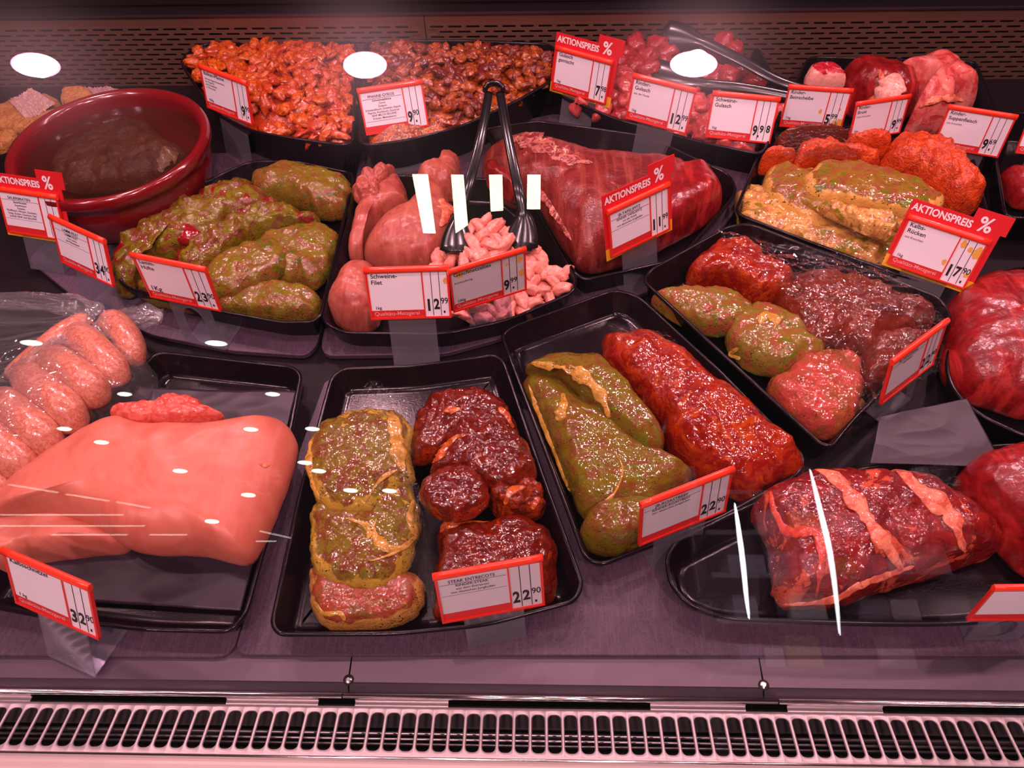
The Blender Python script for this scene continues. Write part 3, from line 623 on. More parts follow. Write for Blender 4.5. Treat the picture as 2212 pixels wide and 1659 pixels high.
ribbon(i2, [(1215, 850), (1218, 872), (1208, 898), (1200, 905)], [10, 22, 26, 10], FAT, 'fat_patch')
ribbon(i2, [(1330, 980), (1345, 1015), (1330, 1060), (1305, 1090), (1285, 1115)], [3, 4, 6, 9, 10], FAT)
i4 = blob('red_roast', [(1306, 712), (1340, 683), (1380, 690), (1430, 708), (1475, 740), (1535, 800), (1600, 868), (1665, 932), (1736, 1000), (1690, 1045), (1610, 1088), (1570, 1065), (1500, 1020), (1445, 965), (1420, 900), (1370, 830), (1320, 770)], .008, .065, REDR, 'long red marinated roast at the right of the green one', seed=64, amp=.005, freq=35)

# entrecote tray
GE = 'green entrecote steaks'; GR = 'dark red entrecote steaks'
j3 = blob('entrecote_steak', [(661, 1236), (676, 1215), (709, 1250), (769, 1270), (844, 1260), (885, 1222), (915, 1284), (896, 1333), (822, 1359), (739, 1367), (702, 1352), (676, 1303)], .008, .035, ENTP, 'pink green entrecote lowest at the front end of the row', seed=71, group=GE, amp=.003)
j2 = blob('entrecote_steak', [(665, 1126), (683, 1080), (747, 1095), (803, 1100), (840, 1060), (870, 1020), (896, 1060), (909, 1135), (893, 1186), (878, 1235), (844, 1272), (769, 1285), (709, 1265), (679, 1221)], .022, .035, ENT, 'green entrecote with yellow fat veins in the middle of the row', seed=72, group=GE, amp=.004)
j1 = blob('entrecote_steak', [(661, 984), (672, 937), (709, 892), (769, 877), (840, 870), (881, 892), (889, 989), (893, 1034), (862, 1062), (815, 1106), (740, 1118), (688, 1085), (666, 1030)], .036, .034, ENT, 'green entrecote at the back of the row, covered by film', seed=73, group=GE, amp=.003)
ribbon(j2, [(742, 1118), (790, 1135), (815, 1165), (840, 1185), (888, 1180)], [5, 14, 30, 20, 6], FAT, 'fat_vein')
ribbon(j2, [(815, 1120), (800, 1150), (795, 1165)], [5, 12, 8], FAT, 'fat_vein')
ribbon(j2, [(893, 1080), (885, 1120), (895, 1160), (850, 1195), (790, 1215)], [14, 16, 14, 8, 4], FAT, 'fat_vein')
ribbon(j1, [(845, 880), (855, 940), (862, 990), (872, 1020)], [26, 34, 30, 14], FAT, 'fat_strip')
ribbon(j1, [(790, 1085), (808, 1055), (830, 1030), (858, 1015)], [6, 10, 12, 8], FAT, 'fat_vein')
ribbon(j1, [(672, 950), (668, 990), (674, 1040), (692, 1082)], [14, 18, 16, 12], FAT, 'fat_strip')
ribbon(j3, [(680, 1300), (700, 1325), (735, 1325), (745, 1340)], [14, 16, 14, 8], FAT, 'fat_strip')
r1 = blob('entrecote_steak', [(893, 903), (945, 840), (1023, 829), (1072, 840), (1106, 892), (1125, 950), (1060, 960), (1001, 960), (960, 985), (936, 1000), (896, 995)], .025, .038, REDM, 'dark red marinated entrecote at the back end of the row', seed=74, group=GR, amp=.005, freq=45)
r5 = blob('entrecote_steak', [(949, 1131), (1046, 1112), (1143, 1100), (1180, 1130), (1205, 1191), (1201, 1266), (1180, 1310), (1046, 1340), (947, 1335), (937, 1266), (943, 1191)], .008, .05, REDM, 'largest dark red entrecote, partly behind its price tag', seed=78, group=GR, amp=.004, freq=35, pe=5)
r4 = blob('entrecote_steak', [(1057, 1064), (1143, 1030), (1176, 1052), (1178, 1101), (1150, 1125), (1083, 1125)], .02, .04, REDO, 'ragged orange brown meat edge at the right of the red row', seed=77, amp=.007, freq=70, group=GR)
r2 = blob('entrecote_steak', [(945, 985), (985, 892), (1046, 878), (1102, 920), (1130, 950), (1157, 989), (1150, 1042), (1090, 1070), (1040, 1050), (990, 1030), (930, 1030)], .04, .034, REDM, 'dark red entrecote second from the back of the red row', seed=75, group=GR, amp=.005, freq=45)
blob('entrecote_steak', [(913, 1044), (950, 1004), (1008, 998), (1048, 1034), (1055, 1079), (1022, 1118), (971, 1128), (930, 1108), (909, 1075)], .055, .026, REDM, 'round dark red entrecote on top in the middle of the row', seed=76, group=GR, amp=.003, freq=45)
OFAT = meat('orange_glazed_fat', (.62, .20, .035), (.45, .10, .02), s1=60, coat=1, bump=.7, bs=160)
ribbon(r1, [(958, 888), (975, 886), (998, 884)], [10, 20, 8], OFAT, 'fat_patch', hgt=.25)
ribbon(r1, [(1078, 880), (1095, 900), (1108, 925)], [10, 20, 12], OFAT, 'fat_patch', hgt=.25)
ribbon(r2, [(945, 975), (960, 968), (985, 945), (1003, 942)], [10, 22, 18, 8], OFAT, 'fat_patch', hgt=.25)
ribbon(r2, [(935, 1000), (950, 985), (958, 975)], [12, 22, 10], OFAT, 'fat_patch', hgt=.25)
ribbon(r4, [(1090, 1090), (1105, 1062), (1135, 1052)], [14, 26, 12], OFAT, 'fat_patch', hgt=.25)
ribbon(r4, [(1150, 1100), (1162, 1075)], [16, 20], OFAT, 'fat_patch', hgt=.25)
ribbon(r5, [(952, 1150), (965, 1135), (1000, 1125), (1050, 1118)], [18, 24, 12, 4], OFAT, 'fat_edge', hgt=.2)

# veal
k2 = blob('veal_piece', [(-90, 1130), (-20, 1090), (60, 1085), (150, 1100), (240, 1140), (262, 1180), (150, 1200), (60, 1218), (0, 1236), (-90, 1220)], .01, .05, VEAL, 'lower veal piece folded under, just above the Kalbsschnitzel tag', seed=81, amp=.003, freq=18, fold=(1.2, .003, 70, 0), group='veal pieces')
blob('veal_piece', [(235, 890), (300, 868), (350, 855), (385, 845), (425, 858), (445, 880), (480, 898), (400, 925), (290, 925)], .055, .03, VEALR, 'red ragged veal edge standing up behind the large veal piece', seed=82, group='veal pieces', amp=.004, freq=60)
k1 = blob('veal_piece', [(-25, 1130), (0, 1060), (60, 990), (110, 945), (165, 905), (230, 876), (285, 890), (380, 898), (480, 896), (560, 882), (600, 880), (627, 920), (624, 975), (598, 1080), (566, 1180), (535, 1222), (440, 1200), (330, 1196), (270, 1180), (215, 1145), (130, 1118), (60, 1120)], .03, .068, VEAL, 'very large smooth pink veal piece at the left front', seed=83, amp=.0025, freq=12, pe=4.2, group='veal pieces', jit=.12)
ribbon(k1, [(548, 885), (575, 881), (600, 884)], [6, 12, 6], FATW, 'fat_edge')
ribbon(k1, [(560, 1001), (570, 1004), (582, 1003)], [5, 9, 5], FATW, 'fat_patch', hgt=.1)

# ribs and red beef at the right
m1 = blob('raw_rib', [(1650, 1052), (1747, 1000), (1816, 988), (1937, 992), (2042, 1019), (2103, 1058), (2133, 1091), (2168, 1181), (2103, 1208), (2012, 1243), (1907, 1275), (1801, 1313), (1741, 1318), (1681, 1313), (1673, 1241), (1660, 1151)], .008, .075, RIB, 'big raw beef rib piece with orange fat seams at the right front', seed=91, amp=.005, freq=28)
ribbon(m1, [(1745, 1010), (1800, 1030), (1845, 1080), (1880, 1130), (1915, 1180), (1950, 1235)], [14, 26, 34, 34, 36, 20], FATW)
ribbon(m1, [(1905, 998), (1945, 1015), (1975, 1050), (2015, 1080), (2055, 1115), (2075, 1170), (2085, 1195)], [20, 36, 30, 44, 36, 22, 10], FATW)
ribbon(m1, [(1690, 1306), (1790, 1296), (1860, 1262), (1920, 1240), (1975, 1222)], [8, 14, 18, 18, 10], FATW)
ribbon(m1, [(1665, 1060), (1672, 1100), (1705, 1150), (1760, 1150), (1775, 1200), (1762, 1290)], [12, 14, 20, 22, 18, 10], meat('orange_fat', (.66, .10, .035), (.50, .05, .03), s1=60, coat=.5, bump=.4))
blob('raw_beef', [(2094, 1005), (2118, 968), (2170, 942), (2260, 930), (2380, 1000), (2370, 1200), (2270, 1262), (2212, 1235), (2175, 1185), (2140, 1120), (2105, 1060)], .008, .08, BEEFR, 'smooth raw red beef cut off by the right edge, beside the rib', seed=92, amp=.004, freq=20, jit=.3)
blob('raw_beef', [(2056, 660), (2085, 600), (2140, 565), (2250, 570), (2360, 700), (2340, 860), (2230, 905), (2120, 872), (2075, 845), (2043, 795), (2052, 720)], .008, .075, BEEFR, 'large raw red beef behind the Rinder tag at the right edge', seed=93, amp=.003, freq=20, jit=.3)
blob('raw_beef', [(2170, 360), (2230, 350), (2300, 380), (2300, 440), (2200, 450), (2175, 410)], .008, .04, BEEFR, 'small raw beef end in the far right tray', seed=94, jit=.3)

# ------------------------------------------------------------------ small pieces (shared meshes)
def lump_mesh(name, mat, sx, sy, sz, seed, bend=0, blocky=2.0, amp=.25, sub=3):
    bm = bmesh.new(); bmesh.ops.create_icosphere(bm, subdivisions=sub, radius=1)
    for v in bm.verts:
        p = v.co.copy()
        q = Vector([math.copysign(abs(c)**(2/ blocky), c) for c in p])
        d = 1+amp*noise.noise(p*1.3+Vector((seed*3.1, 0, 0)))+amp*.5*noise.noise(p*3.1+Vector((0, seed*2.3, 0)))
        q = q*d
        q = Vector((q.x*sx, q.y*sy, q.z*sz))
        if bend: q.z += -bend*(q.x/sx)**2*sz; q.y += bend*.5*math.sin(q.x/sx*2+seed)*sy
        v.co = q
    me = bpy.data.meshes.new(name); bm.to_mesh(me); bm.free(); me.materials.append(mat)
    me.polygons.foreach_set('use_smooth', [True]*len(me.polygons))
    return me
def place(name, me, loc, rot, label, cat, group, sc=1):
    o = bpy.data.objects.new(name, me); o.location = loc; o.rotation_euler = rot; o.scale = (sc, sc, sc); C.objects.link(o)
    return tag(o, label, cat, group)
def inside(p, poly):
    c = False; n = len(poly)
    for i in range(n):
        a, b = poly[i], poly[i-1]
        if (a.y > p.y) != (b.y > p.y) and p.x < (b.x-a.x)*(p.y-a.y)/(b.y-a.y)+a.x: c = not c
    return c
def dist_edge(p, poly):
    d = 9
    for i in range(len(poly)):
        a, b = poly[i-1], poly[i]; ab = b-a; t = max(0, min(1, (p-a).dot(ab)/max(ab.dot(ab), 1e-9))); d = min(d, (p-(a+ab*t)).length)
    return d
def heap(px, zr, mats, label, cat, group, name, core_label, count, dims, seed, peak=.03, bend=.5):
    rnd = random.Random(seed)
    pts = round_poly([P(u, v_, zr) for u, v_ in px], .02, 80); pts = [Vector((p.x, p.y, 0)) for p in pts]
    meshes = [lump_mesh(name, mats, dims[0]*rnd.uniform(.7, 1.2), dims[1]*rnd.uniform(.7, 1.3), dims[2]*rnd.uniform(.7, 1.2), seed+k, bend*rnd.uniform(0, 1.0), 2.0, .5) for k in range(12)]
    xs = [p.x for p in pts]; ys = [p.y for p in pts]
    def top(p):
        d = dist_edge(p, pts); return zr-.012+peak*min(1, d/.07)+.012*noise.noise(p*14+Vector((seed, 0, 0)))
    core_pts = inset(pts, .006)
    # core mound
    c = sum(core_pts, Vector())/len(core_pts); n = len(core_pts); V = []; Fc = []
    rings = []
    for t in (1, .96, .9, .8, .7, .58, .46, .34, .22, .1):
        rg_ = []
        for p in core_pts:
            q = c.lerp(p, t); q.z = top(q)-.006+.004*noise.noise(q*60) if t < .99 else zr-.03
            rg_.append(q)
        rings.append(rg_)
    V, Fc = loft(rings, True, False)
    tag(mesh_obj(name+'_bed', V, Fc, mats), core_label, cat, None, 'stuff')
    done = 0; placed = []; tries = 0
    while done < count and tries < 20000:
        tries += 1
        p = Vector((rnd.uniform(min(xs), max(xs)), rnd.uniform(min(ys), max(ys)), 0))
        if not inside(p, pts) or dist_edge(p, pts) < .009: continue
        if seed == 9 and -.32 < p.x < -.14 and p.y < 1.135: continue
        if seed == 3 and -.56 < p.x < -.45 and p.y < 1.165-(p.x+.5)*.6 and p.y > 1.06: continue
        if any((p-q).length < dims[0]*.48 for q in placed): continue
        placed.append(p)
        z = top(p)+rnd.uniform(-.003, .005)
        place(name, rnd.choice(meshes), (p.x, p.y, z), (rnd.gauss(0, .45), rnd.gauss(0, .4), rnd.uniform(0, 6.28)), label, cat, group, rnd.uniform(.75, 1.15))
        done += 1
heap([(390, 125), (435, 97), (600, 86), (765, 92), (757, 308), (640, 294), (540, 276), (462, 236)], .072, PAN1, 'glossy orange-red paprika meat strip in the heap behind the Balkan tag', 'meat strip', 'paprika meat strips in the left deep tray', 'meat_strip', 'bed of orange-red paprika meat filling the left deep tray', 250, (.017, .0105, .0072), 3, peak=.032)
heap([(790, 92), (1000, 90), (1180, 98), (1205, 125), (1188, 168), (1105, 218), (986, 270), (878, 297), (780, 309)], .072, PAN2, 'brown-orange gyros meat strip in the heap behind the Gyros tag', 'meat strip', 'gyros strips in the right deep tray', 'gyros_strip', 'bed of brown-orange gyros meat filling the right deep tray', 280, (.015, .0098, .007), 9, peak=.03)

rnd = random.Random(5)
strips = [lump_mesh('pork_strip', STRIPP, rnd.uniform(.013, .021), rnd.uniform(.0065, .010), rnd.uniform(.006, .0085), 40+k, rnd.uniform(0, .9), 2.5, .35) for k in range(8)]
SP = [(985, 540, .06), (1005, 590, .05), (1130, 560, .05), (1125, 640, .03), (1145, 655, .024), (1080, 660, .026), (1105, 665, .022), (1135, 672, .016), (1000, 680, .022), (1040, 684, .018), (1080, 682, .016), (1110, 545, .06), (950, 590, .045), (1050, 475, .085), (1068, 490, .08), (1035, 488, .08), (1015, 500, .07), (1045, 505, .082), (1075, 515, .078), (1100, 500, .07), (1112, 510, .062), (1085, 530, .075), (1058, 525, .08), (1025, 530, .07), (1000, 520, .06), (985, 515, .055), (1095, 520, .07), (1110, 530, .06), (1010, 545, .065), (1040, 548, .07), (1070, 548, .07), (960, 545, .05), (945, 555, .048), (975, 560, .055), (1000, 568, .058), (1030, 570, .062), (1150, 540, .045), (1165, 552, .04), (1145, 560, .045), (1160, 580, .04), (1140, 590, .045), (1175, 585, .035), (1155, 605, .035), (1135, 620, .035), (1175, 625, .028), (1200, 590, .035), (1212, 595, .03), (1195, 610, .028), (1160, 635, .022), (1185, 640, .02), (1100, 570, .06), (1120, 600, .045), (1060, 590, .055), (1080, 620, .04), (1020, 600, .05), (1100, 645, .03), (1050, 640, .035), (1000, 630, .035), (1020, 660, .028), (1060, 668, .024), (940, 575, .045), (930, 600, .035), (1210, 625, .024)]
for (u, v_, z) in SP:
    place('pork_strip', rnd.choice(strips), P(u, v_, z), (rnd.gauss(0, .4), rnd.gauss(0, .4), rnd.uniform(0, 6.28)), 'pale pink raw pork strip in the pile behind the Geschnetzeltes tag', 'meat strip', 'pale pork strips')
# base layer for pile
for (u, v_, z) in [(1060, 540, .03), (1000, 560, .03), (1110, 570, .03), (1050, 600, .025), (1150, 600, .02), (990, 600, .02), (1100, 620, .018), (1040, 640, .018), (960, 590, .02), (1080, 500, .04), (1030, 520, .04), (1170, 620, .014)]:
    place('pork_strip', rnd.choice(strips), P(u, v_, z), (rnd.gauss(0, .3), rnd.gauss(0, .3), rnd.uniform(0, 6.28)), 'pale pink raw pork strip in the pile behind the Geschnetzeltes tag', 'meat strip', 'pale pork strips', 1.5)
cubeB = [lump_mesh('goulash_cube', GOUL, rnd.uniform(.018, .026), rnd.uniform(.013, .018), rnd.uniform(.012, .017), 60+k, .2, 2.9, .3) for k in range(5)]
cubeP = [lump_mesh('goulash_cube', GOULP, rnd.uniform(.018, .028), rnd.uniform(.012, .017), rnd.uniform(.012, .017), 70+k, .4, 2.7, .35) for k in range(5)]
CB = [(1375, 95, .08), (1418, 98, .08), (1355, 115, .07), (1395, 125, .075), (1440, 115, .07), (1370, 145, .065), (1400, 150, .065), (1345, 135, .06), (1430, 140, .06), (1465, 105, .06), (1560, 92, .075), (1585, 108, .07), (1540, 115, .06), (1600, 150, .05), (1575, 165, .055), (1545, 160, .05), (1510, 150, .05), (1520, 170, .04), (1480, 160, .045), (1335, 230, .04), (1345, 250, .035), (1360, 235, .04), (1470, 90, .06), (1630, 175, .04), (1500, 120, .05), (1500, 200, .04)]
CP = [(1350, 165, .065), (1365, 185, .06), (1345, 190, .06), (1335, 210, .05), (1355, 215, .05), (1300, 240, .04), (1490, 225, .055), (1515, 232, .055), (1500, 250, .05), (1525, 255, .045), (1490, 270, .04), (1515, 278, .038), (1535, 290, .035), (1570, 308, .032), (1590, 312, .03), (1480, 250, .045), (1680, 245, .04), (1660, 262, .035), (1620, 300, .03), (1460, 290, .03), (1385, 200, .045), (1410, 230, .04), (1440, 260, .035), (1250, 225, .04), (1270, 200, .045), (1600, 270, .04), (1570, 250, .045), (1550, 220, .045)]
for (u, v_, z) in CB: place('goulash_cube', rnd.choice(cubeB), P(u, v_, z), (rnd.gauss(0, .5), rnd.gauss(0, .5), rnd.uniform(0, 6.28)), 'deep red beef goulash cube in the back tray', 'meat cube', 'beef goulash cubes')
for (u, v_, z) in CP: place('goulash_cube', rnd.choice(cubeP), P(u, v_, z), (rnd.gauss(0, .5), rnd.gauss(0, .5), rnd.uniform(0, 6.28)), 'pink pork goulash cube in the back tray', 'meat cube', 'pork goulash cubes')

# ------------------------------------------------------------------ bowl with marinated beef
bc = (P(7, 338, .10)+P(452, 287, .10))/2; bc.z = 0
RB = (P(452, 287, .10)-P(7, 338, .10)).length/2*.985
bc = Vector((bc.x+.004, bc.y, 0))
bowl = empty('ceramic_bowl', bc, 'large round red glazed bowl holding brown beef in marinade', 'bowl')
prof = [(RB*.80, .004), (RB*.84, .012), (RB*.90, .045), (RB*.93, .065), (RB*.915, .070), (RB*.925, .082), (RB*.975, .086), (RB*1.0, .093), (RB*1.0, .100), (RB*.985, .106), (RB*.95, .108), (RB*.90, .104), (RB*.885, .096), (RB*.875, .080), (RB*.86, .05), (RB*.80, .015), (RB*.4, .010)]
rings = [[Vector((r*math.cos(a*2*PI/120), r*math.sin(a*2*PI/120), z)) for a in range(120)] for r, z in prof]
v, f = loft(rings, True, True); mesh_obj('bowl_body', v, f, CERAM, bowl)
BM = P(260, 320, .07)
sb = blob('braising_beef', [(120, 345), (150, 315), (200, 275), (235, 245), (290, 240), (325, 262), (350, 290), (395, 318), (405, 338), (360, 375), (290, 405), (200, 415), (140, 412), (115, 380)], .03, .045, SAUER, 'brown marinated beef lying in the red bowl', seed=101, amp=.003, freq=30, ridge=.003)
ribbon(sb, [(345, 372), (360, 340), (385, 330)], [20, 30, 14], meat('grey_fat', (.36, .24, .13), (.28, .17, .09), coat=.4, bump=.5), 'fat_edge', hgt=.15)
liq, nt, b = newmat('brown_marinade_liquid')
b.inputs['Base Color'].default_value = (.05, .016, .008, 1); b.inputs['Roughness'].default_value = .04; b.inputs['Alpha'].default_value = .40
rings = [[bc+Vector((r*math.cos(a*2*PI/90), r*math.sin(a*2*PI/90), z)) for a in range(90)] for r, z in ((RB*.878, .0815), (RB*.84, .081), (RB*.4, .081))]
v, f = loft(rings, True, False); tag(mesh_obj('marinade', v, f, liq), 'thin brown marinade liquid in the red bowl', 'marinade', None, 'stuff')
# breaded slices behind the bowl
GB = 'breaded slices'
blob('breaded_slice', [(-20, 235), (60, 200), (118, 205), (132, 240), (100, 280), (40, 290), (-20, 270)], .03, .02, BREAD, 'breaded slice at the far left behind the bowl, under paper', seed=111, group=GB, pe=6)
blob('breaded_slice', [(133, 200), (145, 188), (180, 186), (200, 200), (215, 232), (170, 236), (135, 226)], .05, .02, BREAD, 'small round breaded slice upright behind the bowl', seed=112, group=GB, pe=6)
blob('breaded_slice', [(-20, 290), (30, 278), (40, 300), (10, 330), (-20, 330)], .02, .02, BREAD, 'breaded slice touching the left rim of the bowl', seed=113, group=GB, pe=6)
blob('breaded_slice', [(60, 255), (110, 235), (140, 232), (130, 255), (60, 290)], .035, .018, BREAD, 'breaded slice wedged between the others and the bowl', seed=114, group=GB, pe=6)
def sheet(name, px, mat, label, cat='sheet', nx=70, ny=70, amp=.002, fr=20, seed=0, parent=None, kind=None, group=None, ani=(1, 1), thick=0):
    """bilinear sheet from 4 pixel corners (u,v,z): tl,tr,br,bl"""
    c = [P(*q) for q in px]; v = []; f = []
    for j in range(ny+1):
        for i in range(nx+1):
            s, t = i/nx, j/ny
            p = c[0]*(1-s)*(1-t)+c[1]*s*(1-t)+c[2]*s*t+c[3]*(1-s)*t
            q = Vector((s*ani[0], t*ani[1], seed))*fr*.2
            rd = noise.noise(q); p = p+Vector((0, 0, amp*(rd*1.4+1.1*(1-abs(noise.noise(q*2.3))*3)+.5*(1-abs(noise.noise(q*5.1))*3))))
            v.append(p)
    for j in range(ny):
        for i in range(nx):
            a = j*(nx+1)+i; f.append((a, a+nx+1, a+nx+2, a+1))
    o = mesh_obj(name, v, f, mat, parent)
    if thick: md = o.modifiers.new('s', 'SOLIDIFY'); md.thickness = thick
    tag(o, label, cat, group, kind); return o
sheet('paper_sheet', [(20, 218, .055), (70, 192, .06), (122, 225, .055), (60, 262, .05)], simple('mauve_paper', (.42, .25, .22), .4), 'folded translucent paper on the breaded slices at the far left', 'paper', amp=.002, thick=.0004)
sheet('paper_sheet', [(178, 190, .06), (240, 190, .065), (300, 208, .06), (210, 225, .06)], simple('mauve_paper2', (.36, .20, .22), .4), 'folded paper sheet behind the back rim of the bowl', 'paper', amp=.002, thick=.0004)

# ------------------------------------------------------------------ sausages in a clear bag
def tube(name, path, rad, mat, label=None, cat='sausage', group=None, parent=None, n=24, seg=20, ends=True, wob=.06, flat=1.0, seed=0):
    c = catmull(path, n, False); m = len(c); rings = []
    up = Vector((0, 0, 1))
    for i in range(m):
        t = (c[min(i+1, m-1)]-c[max(i-1, 0)]).normalized(); s = t.cross(up).normalized(); u_ = s.cross(t).normalized()
        f_ = i/(m-1)
        r = rad if not isinstance(rad, (list, tuple)) else rad[int(f_*(len(rad)-1)+.5)]
        if isinstance(rad, (list, tuple)):
            k2 = f_*(len(rad)-1); k0 = int(k2); k1 = min(k0+1, len(rad)-1); r = rad[k0]+(rad[k1]-rad[k0])*(k2-k0)
        if ends:
            e = min(f_, 1-f_)*(c[0]-c[-1]).length*1.2/max(r, 1e-4); r *= math.sqrt(max(.02, 1-(1-min(1, e))**2))
        rings.append([c[i]+s*r*math.cos(a*2*PI/seg)*(1+wob*noise.noise(c[i]*40+Vector((a, seed, 0))*.3))+u_*r*flat*math.sin(a*2*PI/seg) for a in range(seg)])
    v, f = loft(rings, True, True)
    o = mesh_obj(name, v, f, mat, parent)
    if label: tag(o, label, cat, group)
    return o
GS = 'coarse sausages in the clear bag'
SA = [([(195, 694, .05), (140, 722, .06), (80, 772, .055), (25, 822, .04)], .0165, 'slim sausage at the back left inside the bag'),
      ([(232, 690, .045), (262, 712, .055), (283, 752, .05), (280, 792, .035)], .019, 'sausage curving around the right end of the bag'),
      ([(165, 722, .05), (190, 742, .07), (235, 790, .07), (248, 830, .05)], .0205, 'sausage next to the right end of the bag'),
      ([(110, 775, .05), (140, 790, .075), (190, 830, .075), (205, 870, .05)], .021, 'pale sausage in the middle of the bag with a light crumb on it'),
      ([(55, 810, .05), (85, 835, .075), (140, 880, .075), (155, 925, .05)], .0215, 'bulging sausage left of the middle of the bag'),
      ([(5, 865, .05), (30, 885, .075), (85, 935, .075), (105, 975, .05)], .021, 'sausage near the left edge, above the veal'),
      ([(-50, 930, .05), (-20, 945, .075), (35, 990, .07), (55, 1030, .045)], .021, 'sausage at the left picture edge beside the veal'),
      ([(-100, 990, .05), (-60, 1010, .07), (-10, 1050, .06), (15, 1085, .04)], .018, 'lowest sausage at the left picture edge')]
for k, (pp, r, lb) in enumerate(SA):
    tube('sausage', [P(*q) for q in pp], r, SAUS, lb, 'sausage', GS, seed=k, n=36)
FILM = film('crinkled_bag_film', refl=.11, rough=.06, bump=1, bs=26, clouds=.05, bd=.006)
FILMF = film('clear_food_film', refl=.022, rough=.04, bump=.35, bs=9, clouds=.003, bd=.008, aniso=(1, .35, 1), rot=.6)
FILMC = film('crumpled_bag_neck', refl=.14, rough=.08, bump=1, bs=50, clouds=.05, bd=.006)
bag = empty('clear_bag', P(150, 850, 0), 'crinkled clear plastic bag around the sausages, twisted at its right end', 'bag')
def shell(name, px, z0, h, mat, parent, amp=.006, freq=40, seed=0, pe=2.4, na=120, nr=34):
    vs = [p[1] for p in px]; v0, v1 = min(vs), max(vs); pts = []
    for (u, v_) in px:
        t = (v_-v0)/max(v1-v0, 1); q = P(u, v_, z0+h*(.8*(1-t)+.1*t)); q.z = 0; pts.append(q)
    pts = resample(catmull(ccw(pts), na*2), na); c = sum(pts, Vector())/na; V = []; Fa = []
    sd = Vector((seed*5.1, 0, seed))
    for k in range(nr+1):
        t = k/nr
        for i in range(na):
            p = c.lerp(pts[i], max(t, .001))
            rdg = 1-abs(noise.noise(p*freq+sd))*2.5; rd2 = 1-abs(noise.noise(p*freq*2.2+sd))*2.5
            q = p.copy(); q.z = z0+h*(1-t**pe)**.5+amp*(rdg*.7+rd2*.4)
            q += (pts[i]-c).normalized()*amp*rd2*t
            V.append(q-parent.location)
    for k in range(nr):
        for i in range(na): a = k*na+i; b = k*na+(i+1) % na; Fa.append((a, a+na, b+na, b))
    return mesh_obj(name, V, Fa, mat, parent)
shell('bag_film', [(-130, 1000), (-40, 860), (20, 780), (110, 690), (190, 670), (265, 685), (300, 760), (280, 830), (200, 900), (140, 985), (60, 1060), (0, 1120), (-120, 1180)], .012, .088, FILM, bag, amp=.003, freq=34)
def neck(name, pxs, rads, parent, seed=0, mat=None):
    c = catmull([P(*q) for q in pxs], 40, False); m = len(c); rings = []
    for i in range(m):
        t = (c[min(i+1, m-1)]-c[max(i-1, 0)]).normalized(); s = t.cross(Vector((0, 0, 1))).normalized(); u_ = s.cross(t)
        k2 = i/(m-1)*(len(rads)-1); k0 = int(k2); k1 = min(k0+1, len(rads)-1); r = rads[k0]+(rads[k1]-rads[k0])*(k2-k0)
        rings.append([c[i]+(s*math.cos(a*2*PI/56)+u_*math.sin(a*2*PI/56)*.7)*r*(1+.55*noise.noise(Vector((math.cos(a*2*PI/56)*3.2, math.sin(a*2*PI/56)*3.2, i*.16+seed)))+.25*noise.noise(Vector((math.cos(a*2*PI/56)*9, math.sin(a*2*PI/56)*9, i*.35+seed)))) for a in range(56)])
    v, f = loft(rings, False, False)
    return mesh_obj(name, [p-parent.location for p in v], f, mat or FILMC, parent)
neck('bag_neck', [(215, 735, .06), (222, 712, .065), (245, 690, .06), (285, 685, .05), (320, 682, .045), (350, 685, .04)], [.024, .016, .012, .014, .015, .010], bag, 1)
neck('bag_fold', [(-60, 650, .05), (40, 648, .055), (120, 655, .06), (180, 665, .06), (215, 690, .06)], [.010, .012, .013, .014, .013], bag, 2)
v, f = [], []
cc = [P(-60, 640, .045), P(225, 680, .062), P(150, 735, .075), P(-80, 870, .06)]
nx = ny = 50
for j in range(ny+1):
    for i in range(nx+1):
        s, t = i/nx, j/ny; p = cc[0]*(1-s)*(1-t)+cc[1]*s*(1-t)+cc[2]*s*t+cc[3]*(1-s)*t
        k = noise.noise(Vector((s*1.2, t*14, 5))); p = p+Vector((0, 0, .008*(1-abs(k)*2.2)+.004*noise.noise(Vector((s*4, t*30, 1)))))
        v.append(p-bag.location)
for j in range(ny):
    for i in range(nx): a = j*(nx+1)+i; f.append((a, a+nx+1, a+nx+2, a+1))
mesh_obj('bag_side', v, f, FILM, bag)

# films over steaks
sheet('film_sheet', [(800, 822, .075), (885, 865, .075), (900, 1060, .09), (690, 960, .085)], FILMF, 'clear film sheet over the back green entrecote', 'film', amp=.0045, seed=3, ani=(5, .8))
sheet('film_sheet', [(860, 1000, .085), (905, 1050, .085), (950, 1330, .04), (885, 1240, .06)], FILMF, 'narrow clear film strip between the green and red entrecotes', 'film', amp=.004, seed=4, ani=(4, .8))
sheet('film_sheet', [(1545, 500, .07), (1900, 570, .08), (2050, 700, .07), (1700, 640, .085)], FILMF, 'clear film over the brown steaks in the diagonal tray', 'film', amp=.004, seed=5, ani=(1, 3))
sheet('film_sheet', [(1700, 620, .085), (2040, 690, .07), (2030, 800, .04), (1850, 900, .07)], FILMF, 'clear film hanging at the front of the diagonal tray', 'film', amp=.005, seed=6, ani=(3, 1))
sheet('film_sheet', [(1670, 290, .09), (1840, 275, .09), (1850, 340, .095), (1700, 350, .09)], FILMF, 'clear film over the dark steak behind the herb chops', 'film', amp=.003, seed=7)
sheet('film_sheet', [(1620, 1070, .085), (2060, 1000, .10), (2110, 1180, .09), (1680, 1330, .07)], FILMF, 'clear film over the raw rib', 'film', amp=.003, seed=8, ani=(2, 2))
sheet('film_sheet', [(1310, 700, .075), (1440, 720, .08), (1580, 860, .085), (1420, 850, .085)], FILMF, 'clear film over the back end of the red roast', 'film', amp=.003, seed=9)
DKS = simple('dark_liner', (.022, .012, .022), .42)
